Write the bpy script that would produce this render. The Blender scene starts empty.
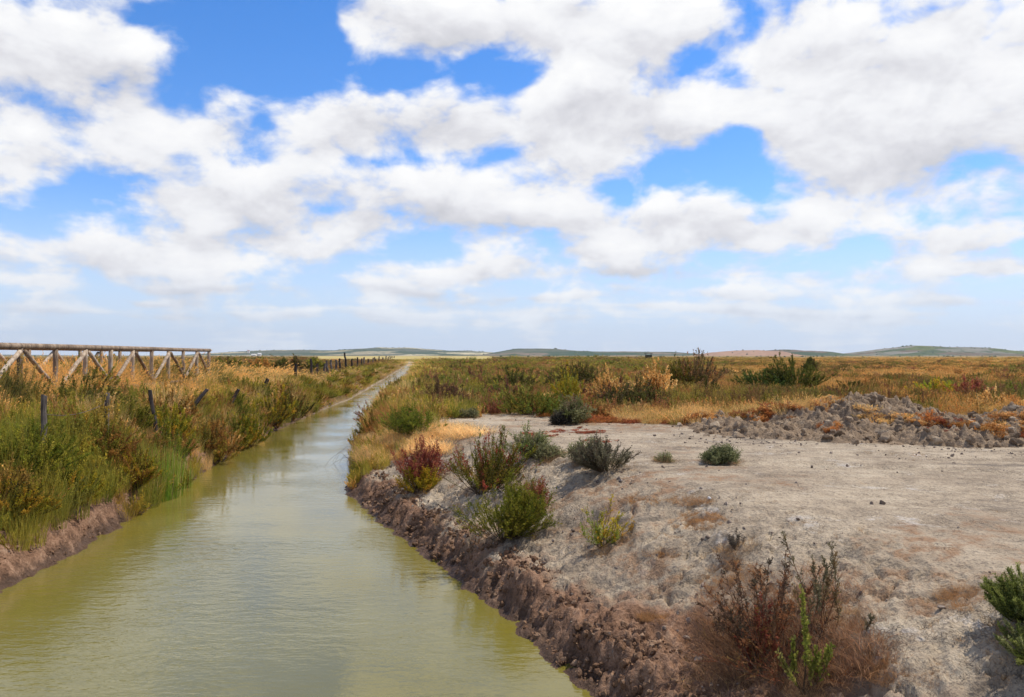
import bpy, bmesh, math
import numpy as np
from mathutils import Vector, noise as mnoise

S = bpy.context.scene
COL = S.collection
PI = math.pi
F, CX, HY, H = 800.0, 512.0, 355.4, 2.6     # focal length in px, optical axis, horizon row, eye height above the water

def lin(r, g, b, k=1.0):
    f = lambda v: ((v / 255 + .055) / 1.055) ** 2.4 if v > 10.3 else v / 255 / 12.92
    return (f(r) * k, f(g) * k, f(b) * k)

# ------------------------------------------------------------------ noise
def _hash(ix, iy, seed):
    h = (ix.astype(np.int64) * 374761393 + iy.astype(np.int64) * 668265263 + seed * 974711) & 0xffffffff
    h = ((h ^ (h >> 13)) * 1274126177) & 0xffffffff
    return ((h ^ (h >> 16)) & 0xffffff) / float(0x1000000)

def pnoise(x, y, seed=0):
    x0 = np.floor(x); y0 = np.floor(y)
    fx = x - x0; fy = y - y0
    u = fx * fx * fx * (fx * (fx * 6 - 15) + 10); v = fy * fy * fy * (fy * (fy * 6 - 15) + 10)
    def g(dx, dy):
        a = _hash(x0 + dx, y0 + dy, seed) * 2 * PI
        return np.cos(a) * (fx - dx) + np.sin(a) * (fy - dy)
    a, b, c, d = g(0, 0), g(1, 0), g(0, 1), g(1, 1)
    return (a + (b - a) * u) * (1 - v) + (c + (d - c) * u) * v

def fbm(x, y, sc, oct=4, seed=0, rough=.5):
    t, amp, fr = 0, 1.0, sc
    for i in range(oct):
        t = t + amp * pnoise(x * fr + i * 17.3, y * fr - i * 9.1, seed + i * 31)
        amp *= rough; fr *= 2.03
    return t * 1.4

def sstep(a, b, x):
    t = np.clip((x - a) / (b - a), 0, 1)
    return t * t * (3 - 2 * t)

# ------------------------------------------------------------------ terrain
RB = np.array([(3.2, -4), (2.7, 0), (2.1, 2), (1.45, 4), (1.0, 5), (.59, 6.05), (.245, 7.0), (-.07, 7.94), (-.67, 9.37), (-1.6, 11.43), (-3.12, 15.1),
               (-3.62, 18), (-4.45, 23.2), (-5.15, 28), (-5.75, 34), (-6.85, 48), (-9.3, 71.5), (-16.6, 137), (-30.6, 260)], float)
LB = np.array([(-5.4, -4), (-5.55, 5), (-5.62, 8.78), (-5.7, 10.05), (-6.05, 12.84), (-6.8, 17.4), (-7.5, 22), (-8.05, 26.5), (-8.75, 34.3), (-9.7, 48.3), (-12.2, 71.5), (-19.5, 137), (-33.5, 260)], float)

def sdist(pl, X, Y):
    """signed distance to the polyline, positive on its right-hand side (+X)"""
    best = np.full(np.shape(X), 1e9); sg = np.ones(np.shape(X))
    for (x0, y0), (x1, y1) in zip(pl[:-1], pl[1:]):
        dx, dy = x1 - x0, y1 - y0
        L2 = dx * dx + dy * dy
        t = np.clip(((X - x0) * dx + (Y - y0) * dy) / L2, 0, 1)
        ex, ey = X - (x0 + t * dx), Y - (y0 + t * dy)
        d = np.sqrt(ex * ex + ey * ey)
        s = np.where(ex * dy - ey * dx > 0, 1.0, -1.0)
        m = d < best
        best = np.where(m, d, best); sg = np.where(m, s, sg)
    return best * sg

def dists(X, Y):
    w = .11 * pnoise(X * 1.1, Y * 1.1, 5) + .09 * pnoise(X * 3.3, Y * 3.3, 6) + .05 * pnoise(X * 8, Y * 8, 7)
    dR = sdist(RB, X, Y) + w
    dL = -sdist(LB, X, Y) + w
    far = sstep(255, 262, Y)                       # the ditch ends in a field
    return np.where(far > .5, np.maximum(dR, 5), dR), dL

def heap_h(X, Y):
    """height of the heap of dug-out soil above the plateau"""
    cy = 16.9 - .42 * np.clip(X - 4.2, 0, 3.5) - .12 * np.clip(X - 7.7, 0, 20) + .5 * pnoise(X * .35, X * 0 + 3.3, 41)
    d = (Y - cy) / np.where(Y < cy, 2.6, 2.5)
    prof = np.clip(1 - d * d, 0, 1) ** 1.15
    along = sstep(3.0, 5.2, X) * (1 - sstep(17, 20, X))
    n = .62 + .55 * fbm(X, Y, .5, 3, 43)
    return .60 * prof * along * np.clip(n, .15, 1.3)

def hgt(X, Y, fine=False):
    X = np.asarray(X, float); Y = np.asarray(Y, float)
    dR, dL = dists(X, Y)
    nearR = 1 - sstep(15, 20, Y)
    # right bank
    cut = .30 + .10 * pnoise(X * .9, Y * .9, 9)
    zr = .04 * sstep(0, .06, dR) + (cut - .04) * sstep(.05, .36, dR) + (1.1 - cut) * (sstep(.15, 2.7, dR) * nearR + sstep(.1, .9, dR) * (1 - nearR))
    zr = zr + .05 * fbm(X, Y, .22, 2, 11) * sstep(.5, 3, dR)
    # left bank and the levee under the footbridge
    lev = 1 - sstep(28, 42, Y)
    zl = .42 * sstep(0, .34, dL) + .72 * sstep(.3, 1.5, dL) + .55 * lev * sstep(1.6, 3.4, dL) * (1 - sstep(6.5, 10, dL))
    zl = zl + .06 * fbm(X, Y, .25, 2, 12) * sstep(.5, 3, dL)
    z = np.where(dR > 0, zr, np.where(dL > 0, zl, -.6 * sstep(0, .8, -np.maximum(dR, dL))))
    if fine:
        dist = np.clip(Y, 4, 200)
        land = np.maximum(dR, dL)
        mud = sstep(-.02, .12, land) * (1 - sstep(.45, 1.1, land + .3 * pnoise(X * 1.3, Y * 1.3, 21)))
        slope = sstep(.1, .5, dR) * (1 - sstep(1.6, 3.2, dR + .5 * pnoise(X * .7, Y * .7, 22))) * nearR
        rid = 1 - 2 * np.abs(fbm(X, Y, 2.6, 4, 51, .6))
        z = z + mud * (.065 * (rid - .55) + .03 * fbm(X, Y, 9, 3, 52, .6))
        z = z + slope * (.05 * fbm(X, Y, 1.8, 4, 53, .6) + .022 * (1 - 2 * np.abs(fbm(X, Y, 7, 3, 54, .6)) - .5))
        # crevices running across the bottom of the slope
        crv = np.abs(fbm(X + .3 * Y, Y * 1.6, 1.1, 3, 57, .55))
        z = z - slope * (1 - sstep(0, .10, crv)) * .09 * sstep(.2, .5, fbm(X, Y, .8, 2, 58) + .45)
        flat = sstep(1.2, 3, np.maximum(dR, dL))
        z = z + flat * (.012 * fbm(X, Y, 2.2, 4, 55, .6) + .006 * fbm(X, Y, 11, 2, 56)) * (1 - sstep(40, 80, dist))
        # two faint wheel ruts along the dirt track
        for off in (0.0, 1.7):
            ln = np.abs(Y - (11.0 + off - .12 * X + .35 * np.sin(X * .5)))
            z = z - .05 * np.exp(-(ln / .2) ** 2) * (.6 + .8 * np.abs(fbm(X, Y, .7, 2, 59))) * sstep(1.5, 3.5, X) * (1 - sstep(30, 50, dist))
    return z

def hit(px, py):
    """the ground point that stands at pixel (px, py) of the photograph"""
    a, b = (px - CX) / F, (HY - py) / F
    ys = np.concatenate([np.arange(2.5, 60, .02), np.arange(60, 900, .5)])
    g = hgt(a * ys, ys); r = H + b * ys
    k = np.nonzero(r <= g)[0]
    y = ys[k[0]] if len(k) else ys[-1]
    return a * y, y, float(hgt(a * y, y))

# ------------------------------------------------------------------ mesh and object helpers
def np_mesh(name, V, T, C=None, Q=None, mat=None, smooth=False):
    V = np.asarray(V, np.float32); me = bpy.data.meshes.new(name)
    T = np.zeros((0, 3), np.int32) if T is None else np.asarray(T, np.int32)
    Q = np.zeros((0, 4), np.int32) if Q is None else np.asarray(Q, np.int32)
    me.vertices.add(len(V)); me.vertices.foreach_set('co', V.ravel())
    idx = np.concatenate([T.ravel(), Q.ravel()])
    me.loops.add(len(idx)); me.loops.foreach_set('vertex_index', idx)
    st = np.concatenate([np.arange(len(T)) * 3, len(T) * 3 + np.arange(len(Q)) * 4]).astype(np.int32)
    me.polygons.add(len(st)); me.polygons.foreach_set('loop_start', st)
    if smooth: me.polygons.foreach_set('use_smooth', np.ones(len(st), bool))
    if C is not None:
        a = me.attributes.new('Col', 'FLOAT_COLOR', 'POINT')
        C = np.asarray(C, np.float32)
        a.data.foreach_set('color', np.concatenate([C, np.ones((len(C), 1), np.float32)], 1).ravel())
    me.update(calc_edges=True)
    if mat: me.materials.append(mat)
    return me

def link(name, me, parent=None, loc=None, rz=0.0, scale=None):
    o = bpy.data.objects.new(name, me); COL.objects.link(o)
    if parent: o.parent = parent
    if loc is not None: o.location = loc
    o.rotation_euler.z = rz
    if scale is not None: o.scale = scale
    return o

def tag(o, label=None, cat=None, group=None, kind=None):
    if label: o['label'] = label
    if cat: o['category'] = cat
    if group: o['group'] = group
    if kind: o['kind'] = kind
    return o

# ------------------------------------------------------------------ node helpers
def mat_new(name):
    m = bpy.data.materials.new(name); m.use_nodes = True
    nt = m.node_tree; nt.nodes.clear()
    return m, nt

def nd(nt, typ, ins=None, **props):
    n = nt.nodes.new(typ)
    for k, v in props.items(): setattr(n, k, v)
    for k, v in (ins or {}).items():
        s = n.inputs[k]
        if isinstance(v, bpy.types.NodeSocket): nt.links.new(v, s)
        elif isinstance(v, bpy.types.Node): nt.links.new(v.outputs[0], s)
        else:
            if isinstance(v, tuple) and len(v) == 3 and s.type == 'RGBA': v = (*v, 1)
            s.default_value = v
    return n

def mth(nt, op, a, b=None, c=None, clamp=False):
    ins = {0: a}
    if b is not None: ins[1] = b
    if c is not None: ins[2] = c
    return nd(nt, 'ShaderNodeMath', ins, operation=op, use_clamp=clamp).outputs[0]

def vmath(nt, op, a, b=None, c=None):
    ins = {0: a}
    if b is not None: ins[1] = b
    if c is not None: ins[2] = c
    return nd(nt, 'ShaderNodeVectorMath', ins, operation=op).outputs[0]

def noise(nt, vec, scale, detail=4, rough=.55, dist=0.0, out=0):
    return nd(nt, 'ShaderNodeTexNoise', {'Vector': vec, 'Scale': scale, 'Detail': detail, 'Roughness': rough, 'Distortion': dist}).outputs[out]

def ramp(nt, fac, stops, interp='LINEAR'):
    n = nd(nt, 'ShaderNodeValToRGB', {0: fac}); cr = n.color_ramp; cr.interpolation = interp
    while len(cr.elements) < len(stops): cr.elements.new(.5)
    for e, (p, c) in zip(cr.elements, stops):
        e.position = p; e.color = (*c, 1) if len(c) == 3 else c
    return n.outputs[0]

def mixc(nt, fac, a, b, blend='MIX'):
    n = nt.nodes.new('ShaderNodeMix'); n.data_type = 'RGBA'; n.blend_type = blend
    for s, v in ((n.inputs[0], fac), (n.inputs[6], a), (n.inputs[7], b)):
        if isinstance(v, bpy.types.NodeSocket): nt.links.new(v, s)
        else: s.default_value = (*v, 1) if isinstance(v, tuple) else v
    return n.outputs[2]

def remap(nt, v, a, b, c=0.0, d=1.0, smooth=True):
    return nd(nt, 'ShaderNodeMapRange', {0: v, 1: a, 2: b, 3: c, 4: d}, interpolation_type='SMOOTHSTEP' if smooth else 'LINEAR').outputs[0]

def out_bsdf(nt, sh):
    nd(nt, 'ShaderNodeOutputMaterial', {0: sh})

# ------------------------------------------------------------------ materials
def foliage_mat():
    m, nt = mat_new('foliage')
    c = nd(nt, 'ShaderNodeAttribute', attribute_name='Col', attribute_type='GEOMETRY').outputs[0]
    t = nd(nt, 'ShaderNodeAttribute', attribute_name='tint', attribute_type='INSTANCER').outputs[0]
    rnd = nd(nt, 'ShaderNodeObjectInfo').outputs['Random']
    k = remap(nt, rnd, 0, 1, .82, 1.2, False)
    c = mixc(nt, 1.0, c, t, 'MULTIPLY')
    c = vmath(nt, 'SCALE', c); nt.links.new(k, c.node.inputs[3])
    d = nd(nt, 'ShaderNodeBsdfDiffuse', {'Color': c, 'Roughness': .6})
    tr = nd(nt, 'ShaderNodeBsdfTranslucent', {'Color': c})
    mx = nd(nt, 'ShaderNodeMixShader', {0: .42, 1: d, 2: tr})
    out_bsdf(nt, mx.outputs[0])
    return m

def clod_mat(name, ca, cb, cc):
    m, nt = mat_new(name)
    tc = nd(nt, 'ShaderNodeNewGeometry').outputs['Position']
    rnd = nd(nt, 'ShaderNodeObjectInfo').outputs['Random']
    n1 = noise(nt, tc, 7, 6, .65); n2 = noise(nt, tc, 60, 4, .6)
    f = mth(nt, 'ADD', mth(nt, 'MULTIPLY', n1, .55), mth(nt, 'MULTIPLY', n2, .3))
    f = mth(nt, 'ADD', f, mth(nt, 'MULTIPLY', rnd, .22))
    c = ramp(nt, f, [(.3, ca), (.55, cb), (.78, cc)])
    vor = nd(nt, 'ShaderNodeTexVoronoi', {'Vector': tc, 'Scale': 26.0}).outputs[0]
    hb = mth(nt, 'ADD', mth(nt, 'MULTIPLY', vor, .6), n2)
    bp = nd(nt, 'ShaderNodeBump', {'Strength': .9, 'Distance': .02, 'Height': hb})
    b = nd(nt, 'ShaderNodeBsdfPrincipled', {'Base Color': c, 'Roughness': .95, 'Specular IOR Level': .1, 'Normal': bp.outputs[0]})
    out_bsdf(nt, b.outputs[0])
    return m

def wood_mat(name, ca, cb, cc):
    m, nt = mat_new(name)
    tc = nd(nt, 'ShaderNodeTexCoord').outputs['Object']
    mp = nd(nt, 'ShaderNodeMapping', {0: tc, 'Scale': (18, 18, 2.2)}).outputs[0]
    n1 = noise(nt, mp, 1, 6, .65); n2 = noise(nt, tc, 5, 3)
    f = mth(nt, 'ADD', mth(nt, 'MULTIPLY', n1, .7), mth(nt, 'MULTIPLY', n2, .35))
    rn = nd(nt, 'ShaderNodeObjectInfo').outputs['Random']
    f = mth(nt, 'ADD', f, mth(nt, 'MULTIPLY', mth(nt, 'SUBTRACT', rn, .5), .22))
    c = ramp(nt, f, [(.36, ca), (.52, cb), (.7, cc)])
    bp = nd(nt, 'ShaderNodeBump', {'Strength': .8, 'Distance': .01, 'Height': n1})
    b = nd(nt, 'ShaderNodeBsdfPrincipled', {'Base Color': c, 'Roughness': .85, 'Specular IOR Level': .15, 'Normal': bp.outputs[0]})
    out_bsdf(nt, b.outputs[0])
    return m

def flat_mat(name, ca, cb, rough=.9, sc=3.0, metallic=0.0):
    m, nt = mat_new(name)
    tc = nd(nt, 'ShaderNodeTexCoord').outputs['Object']
    c = mixc(nt, noise(nt, tc, sc, 5, .6), ca, cb)
    b = nd(nt, 'ShaderNodeBsdfPrincipled', {'Base Color': c, 'Roughness': rough, 'Metallic': metallic})
    out_bsdf(nt, b.outputs[0])
    return m

def ground_mat():
    m, nt = mat_new('ground')
    P = nd(nt, 'ShaderNodeNewGeometry').outputs['Position']
    at = nd(nt, 'ShaderNodeAttribute', attribute_name='Col').outputs[0]
    sp = nd(nt, 'ShaderNodeSeparateColor', {0: at})
    mud, veg, org = sp.outputs[0], sp.outputs[1], sp.outputs[2]
    n1 = noise(nt, P, .55, 6, .6); n2 = noise(nt, P, 4.5, 8, .68); n3 = noise(nt, P, 38, 5, .62); n4 = noise(nt, P, 1.7, 6, .7, .4)
    str_ = nd(nt, 'ShaderNodeMapping', {0: P, 'Scale': (.5, 2.4, 1)}).outputs[0]
    n5 = noise(nt, str_, 1.5, 7, .66)
    f = mth(nt, 'ADD', mth(nt, 'MULTIPLY', n1, .30), mth(nt, 'MULTIPLY', n2, .38))
    f = mth(nt, 'ADD', f, mth(nt, 'MULTIPLY', n5, .32))
    silt = ramp(nt, f, [(.34, lin(114, 99, 83)), (.43, lin(148, 131, 109)), (.53, lin(176, 158, 133)), (.66, lin(200, 184, 158))])
    silt = mixc(nt, mth(nt, 'MULTIPLY', remap(nt, n3, .5, .68), .65), silt, lin(82, 72, 65))
    smud = remap(nt, noise(nt, str_, .55, 5, .7), .56, .68)
    silt = mixc(nt, mth(nt, 'MULTIPLY', smud, .7), silt, lin(100, 90, 79))
    ck = nd(nt, 'ShaderNodeTexVoronoi', {'Vector': vmath(nt, 'ADD', P, vmath(nt, 'SCALE', nd(nt, 'ShaderNodeTexNoise', {'Vector': P, 'Scale': 6.0}).outputs[1], None)), 'Scale': 8.5}, feature='DISTANCE_TO_EDGE').outputs[0]
    crk = mth(nt, 'MULTIPLY', remap(nt, ck, .045, .0), remap(nt, n4, .46, .58))
    silt = mixc(nt, mth(nt, 'MULTIPLY', crk, .6), silt, lin(84, 74, 66))
    salt = mth(nt, 'MULTIPLY', remap(nt, n4, .56, .66), remap(nt, n2, .42, .62))
    silt = mixc(nt, mth(nt, 'MULTIPLY', salt, .6), silt, lin(206, 197, 186))
    mudc = ramp(nt, mth(nt, 'ADD', mth(nt, 'MULTIPLY', n2, .6), mth(nt, 'MULTIPLY', n3, .4)),
                [(.36, lin(62, 44, 32)), (.45, lin(116, 86, 65)), (.56, lin(146, 113, 88)), (.68, lin(176, 147, 120))])
    vegc = ramp(nt, mth(nt, 'ADD', mth(nt, 'MULTIPLY', n2, .5), mth(nt, 'MULTIPLY', n4, .5)),
                [(.36, lin(62, 50, 30)), (.48, lin(104, 84, 46)), (.62, lin(150, 120, 72))])
    farn = noise(nt, nd(nt, 'ShaderNodeMapping', {0: P, 'Scale': (.011, .006, 1)}).outputs[0], 1.0, 5, .6)
    farc = ramp(nt, farn, [(.34, lin(84, 78, 46)), (.46, lin(122, 102, 58)), (.56, lin(156, 130, 76)), (.7, lin(112, 100, 54))])
    dist = nd(nt, 'ShaderNodeSeparateXYZ', {0: P}).outputs[1]
    vegc = mixc(nt, remap(nt, dist, 90, 260), vegc, farc)
    edge = mth(nt, 'SUBTRACT', n2, .5)
    def soft(a, w=.9, k=.22):
        return remap(nt, mth(nt, 'ADD', a, mth(nt, 'MULTIPLY', edge, w)), .5 - k, .5 + k)
    orgc = ramp(nt, n3, [(.35, lin(112, 80, 54)), (.6, lin(150, 114, 82))])
    c = mixc(nt, mth(nt, 'MULTIPLY', mth(nt, 'MULTIPLY', soft(org, 1.4, .5), remap(nt, n2, .4, .6)), .8), silt, orgc)
    c = mixc(nt, soft(mud, 1.1, .3), c, mudc)
    c = mixc(nt, soft(veg, 1.0), c, vegc)
    z = nd(nt, 'ShaderNodeSeparateXYZ', {0: P}).outputs[2]
    wet = mth(nt, 'MULTIPLY', remap(nt, mth(nt, 'ADD', z, mth(nt, 'MULTIPLY', edge, .5)), .20, .02), mud)
    c = mixc(nt, mth(nt, 'MULTIPLY', wet, .75), c, lin(66, 48, 33))
    vor = nd(nt, 'ShaderNodeTexVoronoi', {'Vector': P, 'Scale': 19.0, 'Randomness': 1.0}).outputs[0]
    hb = mth(nt, 'ADD', mth(nt, 'MULTIPLY', n3, .8), mth(nt, 'ADD', mth(nt, 'MULTIPLY', n2, 1.2), mth(nt, 'SUBTRACT', mth(nt, 'MULTIPLY', vor, .5), mth(nt, 'MULTIPLY', crk, .5))))
    bp = nd(nt, 'ShaderNodeBump', {'Strength': .75, 'Distance': .035, 'Height': hb})
    ro = mth(nt, 'SUBTRACT', .96, mth(nt, 'MULTIPLY', wet, .45))
    b = nd(nt, 'ShaderNodeBsdfPrincipled', {'Base Color': c, 'Roughness': ro, 'Specular IOR Level': .2, 'Normal': bp.outputs[0]})
    out_bsdf(nt, b.outputs[0])
    return m

def water_mat():
    m, nt = mat_new('canal_water')
    P = nd(nt, 'ShaderNodeNewGeometry').outputs['Position']
    s1 = nd(nt, 'ShaderNodeMapping', {0: P, 'Scale': (1.0, 2.2, 1), 'Rotation': (0, 0, .22)}).outputs[0]
    w1 = noise(nt, s1, 3.2, 3, .55, .4); w2 = noise(nt, s1, 11, 3, .55, .3); w3 = noise(nt, P, .35, 3)
    hgt_ = mth(nt, 'ADD', mth(nt, 'MULTIPLY', w1, 1.0), mth(nt, 'MULTIPLY', w2, .38))
    st = remap(nt, w3, .38, .62, .2, 1.0)
    bp = nd(nt, 'ShaderNodeBump', {'Strength': st, 'Distance': .011, 'Height': hgt_})
    n = noise(nt, P, .5, 4)
    c = ramp(nt, n, [(.35, lin(108, 100, 44)), (.65, lin(118, 110, 56))])
    sh_ = nd(nt, 'ShaderNodeSeparateColor', {0: nd(nt, 'ShaderNodeAttribute', attribute_name='Col').outputs[0]}).outputs[0]
    c = mixc(nt, mth(nt, 'MULTIPLY', sh_, remap(nt, noise(nt, P, 1.4, 4), .3, .7)), c, lin(116, 104, 34))  # margins turned more olive, partly painting in the reflected banks
    b = nd(nt, 'ShaderNodeBsdfPrincipled', {'Base Color': c, 'Roughness': .035, 'IOR': 1.333, 'Specular IOR Level': 1.0, 'Normal': bp.outputs[0]})
    out_bsdf(nt, b.outputs[0])
    return m

M_FOL = foliage_mat()
M_CLOD = clod_mat('grey_soil', lin(90, 74, 58), lin(144, 123, 100), lin(200, 180, 152))
M_CRUMB = clod_mat('pale_silt', lin(96, 84, 74), lin(136, 120, 106), lin(176, 160, 144))
M_MUD = clod_mat('brown_mud', lin(70, 51, 39), lin(128, 98, 75), lin(170, 142, 115))
M_WOOD = wood_mat('weathered_log', lin(98, 82, 67), lin(150, 129, 107), lin(194, 176, 154))
M_POST = wood_mat('old_post', lin(38, 32, 29), lin(72, 63, 58), lin(122, 111, 102))
M_WIRE = flat_mat('rusty_wire', lin(96, 84, 78), lin(120, 104, 92), .6, 30, .6)
M_GROUND = ground_mat()
M_WATER = water_mat()

# ------------------------------------------------------------------ ground sheet
def build_ground():
    us = np.concatenate([np.linspace(-2.6, -.9, 130)[:-1], np.linspace(-.9, .9, 1000), np.linspace(.9, 2.6, 130)[1:]])
    ds = [3.0]
    while ds[-1] < 64: ds.append(ds[-1] * 1.0032 if ds[-1] > 7 else ds[-1] + .05)
    while ds[-1] < 9000: ds.append(ds[-1] * 1.035)
    ds = np.array(ds)
    U, D = np.meshgrid(us, ds)
    X = U * D; Y = D - 4.0
    Z = hgt(X, Y, True)
    dR, dL = dists(X, Y)
    land = np.maximum(dR, dL)
    near = 1 - sstep(15, 19, Y)
    mud = 1 - sstep(.08, .9, dR - .6 * sstep(9, 6, Y) + .4 * fbm(X, Y, .9, 3, 61))
    mud = np.where(dR > -1, mud, 0) * (dR > -2)
    mud = np.maximum(mud, np.where(dL > -2, 1 - sstep(.5, 1.2, dL), 0))
    mud = mud * (1 - .75 * sstep(22, 45, Y))
    veg = np.maximum(np.where(dL > 0, sstep(.6, 1.3, dL + .9 * sstep(18, 32, Y)), 0), 0)
    edge = 20.0 + 1.6 * pnoise(X * .5, X * 0 + 7.7, 62) + .8 * pnoise(X * 1.7, Y * .4, 63) - 2.4 * sstep(-1.5, -4, X)
    veg = np.maximum(veg, np.where(dR > .1, sstep(edge - .5, edge + .9, Y), 0))
    ow = fbm(X, Y, .55, 3, 64) + .35 * fbm(X, Y, 2.5, 2, 65)
    org = sstep(.0, .4, ow) * sstep(.6, 1.4, dR) * (1 - sstep(3.0, 5, dR)) * near
    org = np.maximum(org, sstep(.05, .35, ow) * sstep(14.5, 17, Y) * (dR > .8) * sstep(-3, -1, X))
    nr, nc = X.shape
    i = np.arange(nr * nc).reshape(nr, nc)
    Q = np.stack([i[:-1, :-1], i[:-1, 1:], i[1:, 1:], i[1:, :-1]], -1).reshape(-1, 4)
    V = np.stack([X, Y, Z], -1).reshape(-1, 3)
    C = np.stack([mud, veg, org], -1).reshape(-1, 3)
    me = np_mesh('ground', V, None, C, Q, M_GROUND, True)
    tag(link('ground', me), kind='structure')

def build_water():
    ys = np.concatenate([np.arange(-6, 60, .5), np.arange(60, 261, 5.0)])
    xr = np.interp(ys, RB[:, 1], RB[:, 0]) + 1.2; xl = np.interp(ys, LB[:, 1], LB[:, 0]) - 1.0
    ts = np.linspace(0, 1, 25)
    Xg = xl[:, None] + (xr - xl)[:, None] * ts[None]; Yg = np.repeat(ys[:, None], 25, 1)
    dR, dL = dists(Xg, Yg)
    olive_edge = 1 - sstep(.0, .8, np.minimum(np.abs(np.minimum(dR, 0)), np.abs(np.minimum(dL, 0))))      # olive margins: silty shallows, plus the banks' reflection put into the colour
    nr, nc = Xg.shape; i = np.arange(nr * nc).reshape(nr, nc)
    Q = np.stack([i[:-1, :-1], i[:-1, 1:], i[1:, 1:], i[1:, :-1]], -1).reshape(-1, 4)
    V = np.stack([Xg, Yg, 0 * Xg], -1).reshape(-1, 3); C = np.repeat(olive_edge.reshape(-1, 1), 3, 1)
    me = np_mesh('water', V, None, C, Q, M_WATER)
    tag(link('water', me), kind='structure')

# ------------------------------------------------------------------ plants
def unit(v): return v / np.maximum(np.linalg.norm(v, axis=-1, keepdims=True), 1e-9)

def pick(rng, pal, n):
    c = np.array([p[0] for p in pal]); w = np.array([p[1] for p in pal], float)
    return c[rng.choice(len(c), n, p=w / w.sum())]

def leaf_quads(p, d, l, w, rng):
    side = unit(np.cross(d, unit(rng.normal(size=d.shape))))
    a = p; b = p + d * l * .45 + side * w; c = p + d * l; e = p + d * l * .45 - side * w
    V = np.stack([a, b, c, e], 1).reshape(-1, 3)
    k = np.arange(len(p))[:, None] * 4
    T = np.concatenate([k + [0, 1, 2], k + [0, 2, 3]], 0)
    return V, T

def ribbons(P, wid, cols, rng, camfree=True):
    """P (n, k, 3) polylines made into 3-sided tapering tubes"""
    n, k, _ = P.shape
    t = unit(P[:, -1] - P[:, 0])
    a = unit(np.cross(t, unit(rng.normal(size=t.shape)))); b = np.cross(t, a)
    r = (wid[:, None] * np.linspace(1, .35, k)[None])[..., None]
    V = np.stack([P + r * a[:, None], P + r * (-.5 * a + .87 * b)[:, None], P + r * (-.5 * a - .87 * b)[:, None]], 2).reshape(-1, 3)
    base = (np.arange(n)[:, None] * k + np.arange(k - 1)[None]).reshape(-1) * 3
    T = []
    for s in range(3):
        s2 = (s + 1) % 3
        T.append(np.stack([base + s, base + s2, base + 3 + s2], 1)); T.append(np.stack([base + s, base + 3 + s2, base + 3 + s], 1))
    return V, np.concatenate(T), np.repeat(cols, k * 3, 0)

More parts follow.
